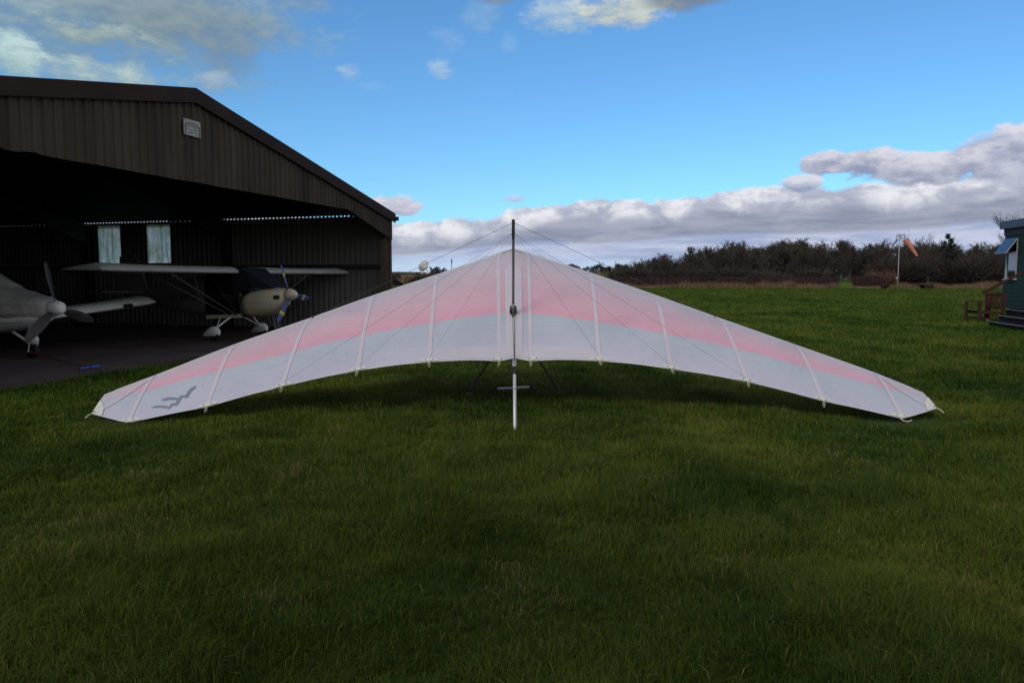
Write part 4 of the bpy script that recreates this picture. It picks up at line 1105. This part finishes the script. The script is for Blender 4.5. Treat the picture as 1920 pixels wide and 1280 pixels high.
# conifer
def conifer(h, seed):
    r = random.Random(seed); tr, cr = MB(), MB()
    tr.tube([(0, 0, 0), (0.1, 0, h*.5), (0, 0, h*.98)], [h*.022, h*.015, .03], 6)
    z = h*.22
    while z < h*.985:
        f = (z/h-.22)/.765; L_ = h*.24*(1-f)**.8*(0.75+.5*r.random())+.25
        for k in range(r.randint(3, 5)):
            a = r.uniform(0, 6.283); d = Vector((math.cos(a), math.sin(a), .18+.5*f)).normalized()
            b = Vector((0, 0, z)); e = b+d*L_*r.uniform(.6, 1.15)
            tr.tube([b, e], [.05, .02], 3, cap=False)
            for j in range(46):
                q = b.lerp(e, r.uniform(.25, 1.05)); dd = Vector((r.gauss(0, 1), r.gauss(0, 1), r.gauss(.4, .7))).normalized()
                ribbon(cr, q, q+dd*r.uniform(.25, .6), .11, .03, r)
        z += h*.045
    return tr, cr
tr, cr = conifer(px_h(437, 149), 4)
make_tree('conifer', 'dark evergreen conifer standing out among the bare trees beside the windsock', 'tree', (xat(1775, 149), 149, 0), tr, cr, BARK, DGREEN)
# thicket to the right of the pole
TL = 'dense red-brown bare bush in the thicket between the windsock and the cabin'; first = None
for i in range(15):
    u = 1664+i*17+rr.uniform(-5, 5); Y = rr.uniform(146, 151); h = px_h(rr.uniform(466, 482), Y)
    if first is None:
        first = shrub(91, 7.0, 7.5, 900, .10).build('bush', TWIGR, loc=(0, 0, 0)); tag(first, TL, 'bush', 'bushes of the red-brown thicket'); c = first
    else:
        c = first.copy(); COL.objects.link(c)
    c.location = (xat(u, Y), Y, 0); c.rotation_euler = (0, 0, rr.uniform(0, 6.3)); c.scale = (rr.uniform(.8, 1.1),)*2+(h/7.0,)
bu = shrub(92, px_h(500, 143), 6.5, 420, .07).build('bush', mat('pale_red_twigs', (.13, .075, .06), .9, .3, .8), loc=(0, 0, 0)); bu.location = (xat(1655, 143), 143, 0)
tag(bu, 'pale reddish bush at the left foot of the windsock pole', 'bush')
# straw-coloured bushes left of the wood
for i, (u, vt, Y, w) in enumerate(((1128, 505, 168, 5.0), (1166, 498, 175, 7.5), (1194, 498, 180, 5.5))):
    o = shrub(70+i, px_h(vt, Y), w, 420, .10).build('bush', STRAWT, loc=(0, 0, 0)); o.location = (xat(u, Y), Y, 0)
    tag(o, ('small pale straw coloured bush nearest the right wing of the hang glider', 'broad pale straw coloured bush between the saplings and the wood', 'pale straw coloured bush against the left end of the wood')[i], 'bush')
# far tree belts, left and right of the glider
fp = None
for (u0, u1, Y, vt, n, lab, grp) in ((1062, 1205, 420, 494, 22, 'tiny dark far-off tree on the skyline right of the glider nose', 'far trees right of the glider nose'),
                                 (808, 838, 600, 499, 14, 'tiny dark far-off poplar on the skyline beside the white dish', 'far poplars by the dish'),
                                 (600, 800, 520, 508, 26, 'far-off dark tree on the rise behind the hangar corner', 'far trees behind the hangar')):
    for i in range(n):
        u = u0+(u1-u0)*(i+rr.random())/n; h = px_h(vt, Y)*rr.uniform(.8, 1.05)
        if fp is None:
            tr, cr = bare_tree(500, 10, .4, .1, 12, 5, 5, 3, .8, .22)
            fp = make_tree('bare_tree', lab, 'tree', (0, 0, 0), tr, cr, BARK, BLUETW, grp); c = fp
        else: c = dup(fp, (0, 0, 0), 0, 1, lab, grp)
        k = .5 if 'poplar' in lab else 1.0
        c.location = (xat(u, Y), Y+rr.uniform(-15, 15), 0); c.rotation_euler = (0, 0, rr.uniform(0, 6)); c.scale = (h/10*k*1.1, h/10*k*1.1, h/10)
# nearer hedgerow between hangar and glider
hedge('hedge', 'rough brown hedgerow between the hangar corner and the left wing', xat(640, 230), xat(905, 230), 230, px_h(512, 230), 3.0, 5200, .17, mat('rough_hedgerow', (.085, .062, .038), .9, .4, .12))
for i, (u, vt, w, Y) in enumerate(((747, 507, 5, 226), (768, 508, 6, 224), (786, 512, 4.5, 222))):
    o = shrub(80+i, px_h(vt, Y), w, 300, .15).build('bush', TWIG if i != 1 else STRAWT, loc=(0, 0, 0)); o.location = (xat(u, Y), Y, 0)
    tag(o, ('dark bush touching the right edge of the hangar corner', 'pale tan bush in the rough hedgerow below the white dish', 'small dark bush in the rough hedgerow just above the left wing')[i], 'bush')
# ------------------------------------------------------------------ radio dish and mast far away
DW = mat('white_painted_steel', (0.80, 0.79, 0.76), 0.6, 0.05, .3)
DY = 700.0
dc = at(797, 502, DY); dl = (dc.x, DY, 8.0)
dish = thing('radio_dish', 'far-off white radio dish on a lattice mount behind the rough hedgerow', 'radio telescope', dl)
ax = Vector((-.45, -.75, .42)).normalized(); o1 = ax.orthogonal().normalized(); o2 = ax.cross(o1)
ctr = at(796, 500, DY)
mb = MB(); rings = []
for q in (0.02, .25, .5, .75, 1.0):
    rings.append([ctr+ax*(1.7*q*q)+(o1*math.cos(a)+o2*math.sin(a))*5.6*q for a in [2*math.pi*k/28 for k in range(28)]])
mb.loft(rings, cap=True); mb.build('reflector', DW, dish, smooth=True)
mb = MB()
for k in range(4): mb.tube([ctr+ax*2.4+(o1*math.cos(k*1.57)+o2*math.sin(k*1.57))*4.6, ctr+ax*5.5], .3, 4)
mb.box(ctr+ax*5.5, (1.6, 1.6, 1.6)); mb.build('feed_tripod', DW, dish)
mb = MB(); b0 = Vector((ctr.x+1, DY, 6.0))
for dx, dy in ((-3.2, -2), (3.2, -2), (3.2, 2), (-3.2, 2)): mb.tube([b0+Vector((dx, dy, 0)), ctr+Vector((dx*.35, dy*.35, -.3))], .35, 4)
mb.box(b0+Vector((0, 0, 1.4)), (7.5, 5, 3.2)); mb.box(b0+Vector((5.2, 0, 4.4)), (1.8, 1.6, 3.6), Matrix.Rotation(.5, 3, 'Y')); mb.build('mount', DW, dish)
my = 640.0; mx = at(847, 500, my).x
mast = thing('radio_mast', 'thin dark mast on the skyline left of the glider nose', 'mast', (mx, my, 6))
mb = MB(); mb.tube([(mx, my, 4), (mx, my, at(847, 487, my).z)], .28, 5); mb.build('pole', DARKSTEEL, mast)
mb = MB(); mb.box((mx, my, at(847, 488, my).z), (1.0, 1.0, 1.8)); mb.box((mx, my, at(847, 492, my).z), (.9, .9, 1.6)); mb.build('aerial', DARKSTEEL, mast)

# ------------------------------------------------------------------ windsock
WY = 137.0
ORANGE = mat('faded_orange_cloth', (0.76, 0.32, 0.21), 0.7, 0.12, 1.2, transl=.25)
POLEM = mat('grey_galvanised_pole', (0.32, 0.31, 0.32), 0.5, 0.12, .8)
wp = at(1683, 537, WY); wl = Vector((wp.x, WY, 0))
ws = thing('windsock', 'orange windsock drooping from a tall grey pole at the field edge', 'windsock', wl)
ptop = at(1685, 441, WY); pz = ptop.z
mb = MB(); mb.tube([wl, wl+UP*pz*.35, wl+UP*pz], [.10, .085, .06], 10); pole = mb.build('pole', POLEM, ws, smooth=True)
mb = MB(); mb.box(wl+Vector((-.25, -.1, px_h(520, WY)-.1)), (.35, .2, .45)); mb.build('cleat_box', POLEM, pole)
sA, sB = at(1698.5, 449.5, WY), at(1719.5, 478.5, WY-.6)
mb = MB(); mb.tube([wl+UP*pz+Vector((-.45, 0, 0)), wl+UP*pz+Vector((.9, 0, .05)), sA+Vector((-.2, 0, .25))], .05, 6); mb.tube([wl+UP*(pz-.3), wl+UP*(pz+.35)], .05, 6); mb.build('swing_arm', DARKSTEEL, ws)
ax = (sB-sA).normalized(); o1 = ax.orthogonal().normalized(); o2 = ax.cross(o1); rings = []; rings2 = []
for q in np.linspace(0, 1, 14):
    rad = (.50*(1-q)+.20*q)*(1+.06*math.sin(q*17)); c = sA.lerp(sB, q)+Vector((0, 0, -.12*q*q))
    rings.append([c+(o1*math.cos(a)*(1-.25*q)+o2*math.sin(a))*rad*(1+.05*math.sin(3*a+q*8)) for a in [2*math.pi*k/18 for k in range(18)]])
mb = MB(); mb.loft(rings, cap=False); sk = mb.build('sock', ORANGE, ws, smooth=True)
mb = MB(); mb.tube([p for p in rings[0]]+[rings[0][0]], .035, 5); mb.build('hoop', DARKSTEEL, sk)
# low farm trailer with a pale post
TRL = mat('weathered_dark_boards', (0.045, 0.04, 0.042), .8, .25, .8)
tx0, tx1 = xat(1720, 138.5), xat(1751, 138.5); tl = ((tx0+tx1)/2, 138.5, 0)
ft = thing('farm_trailer', 'low flat dark trailer parked in the dead grass below the conifer', 'trailer', tl)
mb = MB(); mb.box((tl[0], 138.5, .95), (tx1-tx0, 1.9, .22)); mb.box((tl[0], 138.5, .62), (tx1-tx0-.5, .9, .2)); mb.build('bed', TRL, ft)
for dx in (-.35, .35):
    n = 16
    for yy in (137.55, 139.3): mb = MB(); mb.loft([[Vector((tl[0]+dx+.34*math.cos(2*math.pi*k/n), y2, .34+.34*math.sin(2*math.pi*k/n))) for k in range(n)] for y2 in (yy, yy+.2)]); mb.build('wheel', BLACK, ft)
mb = MB(); mb.beam((tx0-1.1, 138.5, .6), (tx0+.1, 138.5, .7), .12, .12); mb.build('drawbar', TRL, ft)
pp = xat(1740, 144)
mb = MB(); mb.tube([(pp, 144, 0), (pp, 144, 2.2), (pp+.05, 144, px_h(503, 144))], [.09, .08, .06], 7)
tag(mb.build('post', mat('pale_bare_post', (.30, .28, .24), .8, .2, 1), loc=(pp, 144, 0)), 'thin pale upright post in front of the thicket behind the trailer', 'post')
# ------------------------------------------------------------------ green cabin, steps, bench
GREEN = mat('dark_green_boards', (0.017, 0.038, 0.035), .6, .25, 1.2, bump=.1, bscale=6, spec=.12)
FASC = mat('blue_grey_fascia', (0.075, 0.105, 0.17), .55, .1, 2, spec=.2)
SOFF = mat('purple_grey_soffit', (0.03, 0.03, 0.05), .7, .1, 2)
FRAMEW = mat('pale_window_frame', (0.36, 0.38, 0.41), .4, .05, 3)
WOOD = mat('red_brown_stained_wood', (0.060, 0.027, 0.020), .7, .25, 3, stretch=(4, 4, .6), spec=.12)
DECK = mat('dark_step_boards', (0.016, 0.016, 0.018), .85, .2, 2, spec=.08)
def glass_mat():
    m, nt, out = _nt('window_glass'); b = node(nt, 'ShaderNodeBsdfPrincipled')
    b.inputs['Base Color'].default_value = (.012, .014, .016, 1); b.inputs['Roughness'].default_value = .03; b.inputs['Specular IOR Level'].default_value = 1.0
    b.inputs['IOR'].default_value = 1.9
    v = coords(nt, 'Object'); bp = node(nt, 'ShaderNodeBump'); bp.inputs['Strength'].default_value = .02
    nt.links.new(noise_tex(nt, v, 1.5, 2), bp.inputs['Height']); nt.links.new(bp.outputs[0], b.inputs['Normal'])
    nt.links.new(b.outputs[0], out.inputs[0]); return m
GLASS = glass_mat()
CY = 30.0
c0 = at(1884, 470, CY); c0.z = 0
dC = Vector((-.148, -1, 0)).normalized(); nC = Vector((-1, .148, 0)).normalized()     # along the wall to the camera; outward
zt = at(1884, 430, CY).z
def C(s, o, z): return c0+dC*s+nC*o+UP*z
LEN, DEP, ZB = 7.5, 3.2, 0.5
cab = thing('site_cabin', 'dark green flat-roofed site cabin with a propped-open top window and wooden steps', 'cabin', c0)
rzC = math.atan2(dC.y, dC.x); MC = Matrix.Rotation(rzC, 3, 'Z')
def win_hit(u, v):
    p = onplane(u, v, c0, nC); return (p-c0).dot(dC), p.z
ws0, zw1 = win_hit(1889, 449); ws1, _ = win_hit(1910, 449); _, zw0 = win_hit(1890, 523); _, zwm = win_hit(1890, 474)
mb = MB()
def wallquad(s0, s1, z0, z1, o=0.0): mb.add([C(s0, o, z0), C(s1, o, z0), C(s1, o, z1), C(s0, o, z1)], [(0, 1, 2, 3)])
ch = .0
n = int((zt-ZB)/.16)
def boards(s0, s1, z0, z1):
    k = z0
    while k < z1-1e-4:
        e = min(z1, (math.floor(k/.16+1e-4)+1)*.16)
        mb.add([C(s0, .018, k), C(s1, .018, k), C(s1, .004, e), C(s0, .004, e)], [(0, 1, 2, 3)]); k = e
boards(0, ws0, ZB, zt); boards(ws1, LEN, ZB, zt); boards(ws0, ws1, ZB, zw0); boards(ws0, ws1, zw1, zt)
mb.add([C(0, 0, ZB), C(0, -DEP, ZB), C(0, -DEP, zt), C(0, 0, zt)], [(0, 1, 2, 3)])
mb.add([C(LEN, 0, ZB), C(LEN, -DEP, ZB), C(LEN, -DEP, zt), C(LEN, 0, zt)], [(0, 1, 2, 3)])
mb.add([C(0, -DEP, ZB), C(LEN, -DEP, ZB), C(LEN, -DEP, zt), C(0, -DEP, zt)], [(0, 1, 2, 3)])
mb.add([C(0, 0, ZB), C(LEN, 0, ZB), C(LEN, -DEP, ZB), C(0, -DEP, ZB)], [(0, 1, 2, 3)])
mb.build('wall', GREEN, cab)
mb = MB(); mb.box(C(LEN/2, -DEP/2, zt+.16), (LEN+.3, DEP+.34, .30), MC); rf = mb.build('roof', FASC, cab)
mb = MB(); mb.box(C(LEN/2, -DEP/2, zt-.13), (LEN+.06, DEP+.10, .26), MC); mb.build('fascia', SOFF, cab)
mb = MB(); mb.box(C(LEN/2, -DEP/2-.05, ZB/2+.0), (LEN-.3, DEP-.3, ZB), MC); mb.build('skirt', DECK, cab)
win = thing('window', None, None, (0, 0, 0)); win.parent = cab; win.location = C(ws0, 0, zw0)-c0
fw = .055
mb = MB()
for s in (ws0+fw/2, ws1-fw/2): mb.box(C(s, .0, (zw0+zw1)/2), (fw, .07, zw1-zw0), MC)
for z in (zw0+fw/2, zwm, zw1-fw/2): mb.box(C((ws0+ws1)/2, .003, z), (ws1-ws0-2*fw, .07, fw), MC)
mb.box(C((ws0+ws1)/2, .05, zw0-.02), (ws1-ws0+.12, .12, .035), MC)
frame_o = mb.build('window_frame', FRAMEW, win)
mb = MB(); wallq = [C(ws0+fw, -.01, zw0+fw), C(ws1-fw, -.01, zw0+fw), C(ws1-fw, -.01, zwm-fw/2), C(ws0+fw, -.01, zwm-fw/2)]
mb.prism(wallq, -nC*.012); mb.build('window_pane', GLASS, win)
mb = MB(); hz = zw1+.0; oz = zwm-.02; oo = .42
mb.prism([C(ws0-.02, .06, hz), C(ws1+.02, .06, hz), C(ws1+.02, oo, oz), C(ws0-.02, oo, oz)], Vector((0, 0, .02))+nC*.02)
mb.build('open_sash', GLASS, win)
mb = MB()
for s in (ws0-.01, ws1+.01): mb.beam(C(s, .05, hz), C(s, oo+.01, oz), .03, .04)
mb.beam(C(ws0-.01, oo, oz), C(ws1+.01, oo, oz), .03, .03); mb.build('sash_frame', FRAMEW, win)
mb = MB(); mb.add([C(ws0, -.3, zwm), C(ws1, -.3, zwm), C(ws1, -.3, zw1), C(ws0, -.3, zw1)], [(0, 1, 2, 3)]); mb.build('window_recess', BLACK, win)
# wooden steps with handrail in front of the wall
st0 = gnd(1862, 600, 0)
stp = thing('entrance_steps', 'dark wooden entrance steps with a sloping red-brown handrail by the green cabin', 'steps', Vector((st0.x, st0.y, 0)))
b1, b2 = gnd(1850, 604, 0), gnd(1960, 616, 0)
for k, (u0, v0, u1, v1, z) in enumerate(((1852, 603, 1950, 617, .17), (1872, 592, 1950, 602, .36), (1885, 580, 1950, 588, .54))):
    a, b = gnd(u0, v0, z), gnd(u1, v1, z); d = (b-a).normalized(); nn = Vector((-d.y, d.x, 0))
    mb = MB(); mb.prism([a, b, b+nn*(1.9-.5*k), a+nn*(1.9-.5*k)], (0, 0, -.05)); mb.build('tread', DECK, stp)
    mb = MB(); mb.prism([a+nn*.03, b+nn*.03, b+nn*.05, a+nn*.05], (0, 0, -z+.0) if k == 0 else (0, 0, -.19)); mb.build('riser', DECK, stp)
    mb = MB(); mb.beam(a+UP*.012, b+UP*.012, .035, .02); mb.build('nosing', mat('metal_nosing', (.20, .19, .20), .5, .1, 4), stp)
post = gnd(1850, 605, 0); py = post.y
ph_ = at(1850, 550, py)
mb = MB(); mb.box((post.x, py, ph_.z/2), (.13, .12, ph_.z)); mb.build('handrail_post', WOOD, stp)
ra, rb = at(1842, 549.5, py+.0), at(1921, 509, py-1.2)
mb = MB(); mb.beam(ra, rb, .07, .09); mb.build('handrail', WOOD, stp)
mb = MB(); mb.tube([Vector((post.x-.05, py-.12, .10)), Vector((post.x-.05, py-.12, .19))], .06, 10)
tag(mb.build('tin_can', FRAMEW, loc=(post.x-.05, py-.12, .1)), 'tiny white can by the foot of the handrail post', 'can')
# bench (faces left), built from two arm frames, seat and slatted back
f1, f2 = gnd(1835, 606, 0), gnd(1811, 603.5, 0)
bd = (Vector((.10, 1.0, 0))).normalized(); bn = Vector((-bd.y, bd.x, 0))          # along the bench (away), to its front
o_b = f1.copy()
bench = thing('garden_bench', 'weathered red-brown wooden armchair bench with slatted back beside the cabin steps', 'bench', Vector((o_b.x+.4, o_b.y+.5, 0)))
f2b = Vector((f2.x, f2.y, 0)); wid = max(.9, (f2b-o_b).length)
bd = (f2b-o_b).normalized(); bn = Vector((-bd.y, bd.x, 0)); bn = bn if bn.x < 0 else -bn
def Bp(a, d, z): return o_b+bd*a-bn*d+UP*z           # a along the bench, d back from the front
dep = .78; armz = px_h(566, f1.y)
for a in (0, wid):
    mb = MB(); mb.beam(Bp(a, 0, 0), Bp(a, 0, armz-.03), .085, .085, (1, 0, 0)); mb.build('leg', WOOD, bench)
    mb = MB(); mb.beam(Bp(a, dep, 0), Bp(a, dep+.12, armz+.30), .085, .085, (1, 0, 0)); mb.build('leg', WOOD, bench)
    mb = MB(); mb.beam(Bp(a, -.06, armz), Bp(a, dep+.10, armz), .11, .045); mb.build('armrest', WOOD, bench)
    mb = MB(); mb.beam(Bp(a, .04, .17), Bp(a, dep-.04, .17), .05, .06); mb.beam(Bp(a, .04, .40), Bp(a, dep-.04, .37), .05, .09); mb.build('side_rail', WOOD, bench)
mb = MB()
for k in range(6): mb.beam(Bp(.03, .03+k*.125, .455-.008*k), Bp(wid-.03, .03+k*.125, .455-.008*k), .10, .03)
mb.build('seat', WOOD, bench)
mb = MB(); mb.beam(Bp(0, dep+.12, armz+.28), Bp(wid, dep+.12, armz+.28), .05, .12); mb.beam(Bp(0, dep+.03, .55), Bp(wid, dep+.03, .55), .05, .08)
ns = max(6, int(wid/.13))
for k in range(ns): mb.beam(Bp(.08+(wid-.16)*k/(ns-1), dep+.03, .56), Bp(.08+(wid-.16)*k/(ns-1), dep+.12, armz+.26), .05, .02, bd)
mb.build('backrest', WOOD, bench)
# ------------------------------------------------------------------ grass: real blades, thinner and sparser nearer the horizon
def vnoise(x, y, sc, seed):
    """numpy value noise in 0..1"""
    rg = np.random.default_rng(seed); T = rg.random((256, 256))
    X, Y = x*sc+1000, y*sc+1000; xi, yi = np.floor(X).astype(int), np.floor(Y).astype(int); fx, fy = X-xi, Y-yi
    fx, fy = fx*fx*(3-2*fx), fy*fy*(3-2*fy)
    g_ = lambda a, b: T[a % 256, b % 256]
    return (g_(xi, yi)*(1-fx)+g_(xi+1, yi)*fx)*(1-fy)+(g_(xi, yi+1)*(1-fx)+g_(xi+1, yi+1)*fx)*fy
gr = np.random.default_rng(11)
def radial(n_near, r0, r1, r_fall, power, amax):
    rs = np.linspace(r0, r1, 4000); dens = n_near*np.where(rs < r_fall, 1.0, (r_fall/rs)**power)
    w = dens*2*amax*rs; cum = np.concatenate([[0], np.cumsum((w[1:]+w[:-1])/2*np.diff(rs))]); N = int(cum[-1])
    rr_ = np.interp(gr.random(N)*cum[-1], cum, rs); th = gr.uniform(-amax, amax, N)
    return rr_*np.sin(th), rr_*np.cos(th), rr_
x, y, rad = radial(GRASS_N, 1.9, 139, 4.2, 1.75, R(43))
def side(sg, nn):                                        # a thinner spread of blades to either side of the view
    a, b, c = radial(nn, .7, 32, 4.2, 1.75, R(31)); q = sg*R(74); return a*math.cos(q)+b*math.sin(q), b*math.cos(q)-a*math.sin(q), c
ex = [side(1, GRASS_N*.3), side(-1, GRASS_N*.3), radial(GRASS_N*.5, .5, 1.9, 4.2, 1.75, R(43))]
x, y, rad = [np.concatenate([p]+[e[i] for e in ex]) for i, p in enumerate((x, y, rad))]
ti = (x-HF.x)*HD.x+(y-HF.y)*HD.y; si = (x-HF.x)*HI.x+(y-HF.y)*HI.y
ed = np.array([edge_s(t) for t in np.linspace(-2, HW+2, 400)]); es = np.interp(ti, np.linspace(-2, HW+2, 400), ed)
infl = (ti > -.3) & (ti < HW+.3) & (si > es+gr.normal(0, .05, len(x))-.03) & (si < HDEP+.3)
keep = ~infl & (y < 137.6); x, y, rad, si, es, ti = x[keep], y[keep], rad[keep], si[keep], es[keep], ti[keep]
n = len(x)
grow = np.maximum(1.0, rad/4.2)
cl = vnoise(x, y, 2.2, 1); cl2 = vnoise(x, y, .55, 2); cl3 = vnoise(x, y, 6.0, 3); pa_ = vnoise(x, y, .9, 4)*.6+vnoise(x, y, 2.6, 5)*.4
trk = vnoise(x, y, .25, 8)
track = .65*vnoise(x*1.5+.12*y, y*.07, 1.0, 21)+.35*vnoise(x*1.1-.2*y, y*.3, 1.0, 22)
h = (.026+.095*cl*cl2+.040*cl3*cl3)*(.50+1.0*track)*gr.uniform(.5, 1.4, n)*grow**.33
tall = gr.random(n) < .03; h = np.where(tall, h*1.35, h)
near_edge = (si > es-.5) & (ti > -.3); h = np.where(near_edge, h*.7, h)
for W in (WL, WR):                                        # flattened where the wing tips and keel rest
    for p in (W.te[6], W.te[7], (W.te[6]+W.te[7])/2, W.te[6].lerp(W.te[5], .3)):
        dd = np.hypot(x-p.x, y-p.y+.12); h = h*np.clip(.42+.58*(dd-.12)/.38, .42, 1)
w = .0024*gr.uniform(.7, 1.4, n)*grow**.80
az = vnoise(x, y, 2.0, 6)*12.0+gr.normal(0, 1.7, n)
lean = np.clip(gr.normal(.75, .45, n), .02, 1.8)*h
dx, dy = np.cos(az), np.sin(az)
a = az+np.pi/2+gr.normal(0, .5, n); wx, wy = np.cos(a)*w/2, np.sin(a)*w/2
V = np.zeros((n, 5, 3), dtype=np.float32)
V[:, 0] = np.c_[x-wx, y-wy, np.full(n, -.004)]; V[:, 1] = np.c_[x+wx, y+wy, np.full(n, -.004)]
mx_, my_ = x+dx*lean*.35, y+dy*lean*.35
V[:, 2] = np.c_[mx_+wx*.8, my_+wy*.8, h*.6]; V[:, 3] = np.c_[mx_-wx*.8, my_-wy*.8, h*.6]
V[:, 4] = np.c_[x+dx*lean, y+dy*lean, np.maximum(.006, h*(1-.28*np.minimum(1, lean/h)))]
me = bpy.data.meshes.new('grass')
me.vertices.add(5*n); me.vertices.foreach_set('co', V.ravel())
me.loops.add(7*n); me.polygons.add(2*n)
b5 = (np.arange(n)*5)[:, None]
li = np.concatenate([b5+np.array([0, 1, 2, 3]), b5+np.array([3, 2, 4])], axis=1).astype(np.int32).ravel()
me.loops.foreach_set('vertex_index', li)
ls = (np.arange(n)*7)[:, None]+np.array([0, 4]); me.polygons.foreach_set('loop_start', ls.astype(np.int32).ravel())
me.polygons.foreach_set('loop_total', np.tile(np.array([4, 3], dtype=np.int32), n))
me.update(calc_edges=True)
# blade tint: 0 deep green .. 0.6 yellow green .. 1 dead straw
tint = np.clip(.365+.50*(pa_-.5)-.42*(track-.5)+.30*(cl2-.5)+gr.normal(0, .17, n), 0, .74)
dead = gr.random(n) < np.clip(.016+.38*(vnoise(x, y, 1.7, 9)*.6+vnoise(x, y, 5.0, 10)*.4-.66)*2.0, .014, .20)
tint = np.where(dead, gr.uniform(.78, 1.0, n), tint)
dist_tone = np.clip((rad-2.5)/9.0, 0, 1)*.45+np.clip((rad-14)/20, 0, 1)*.25+.34*vnoise(x, y, .5, 12)  # blade colour factor: darker near the camera, greener far off, plus noise
lt_ = me.attributes.new('dist_tone', 'FLOAT', 'POINT'); lt_.data.foreach_set('value', np.repeat(dist_tone, 5).astype(np.float32))
at_ = me.attributes.new('tint', 'FLOAT', 'POINT'); at_.data.foreach_set('value', np.repeat(tint, 5).astype(np.float32))
def grass_mat():
    m, nt, out = _nt('grass_blades'); at2 = node(nt, 'ShaderNodeAttribute'); at2.attribute_name = 'tint'
    c = ramp(nt, at2.outputs['Fac'], [(0.0, (0.016, 0.038, 0.007)), (0.25, (0.046, 0.082, 0.011)), (0.5, (0.080, 0.117, 0.016)), (0.74, (0.150, 0.158, 0.032)), (0.78, (0.14, 0.09, 0.04)), (1.0, (0.30, 0.23, 0.13))])
    at3 = node(nt, 'ShaderNodeAttribute'); at3.attribute_name = 'dist_tone'
    c = mixc(nt, 1.0, c, ramp(nt, at3.outputs['Fac'], [(0.0, (0.68, 0.66, 0.62)), (0.5, (1.18, 1.14, 0.95)), (1.0, (1.14, 1.28, 1.0))]), 'MULTIPLY')
    b = node(nt, 'ShaderNodeBsdfPrincipled'); nt.links.new(c, b.inputs['Base Color']); b.inputs['Roughness'].default_value = .55; b.inputs['Specular IOR Level'].default_value = .06
    t = node(nt, 'ShaderNodeBsdfTranslucent'); nt.links.new(c, t.inputs[0])
    mx = node(nt, 'ShaderNodeMixShader'); mx.inputs[0].default_value = .2
    nt.links.new(b.outputs[0], mx.inputs[1]); nt.links.new(t.outputs[0], mx.inputs[2]); nt.links.new(mx.outputs[0], out.inputs[0]); return m
me.materials.append(grass_mat())
go = bpy.data.objects.new('grass', me); COL.objects.link(go)
tag(go, 'short rough green grass of the airfield', 'grass', kind='stuff')

scene.cycles.max_bounces = 6; scene.cycles.diffuse_bounces = 3; scene.cycles.glossy_bounces = 3; scene.cycles.transparent_max_bounces = 12
scene.cycles.use_denoising = True
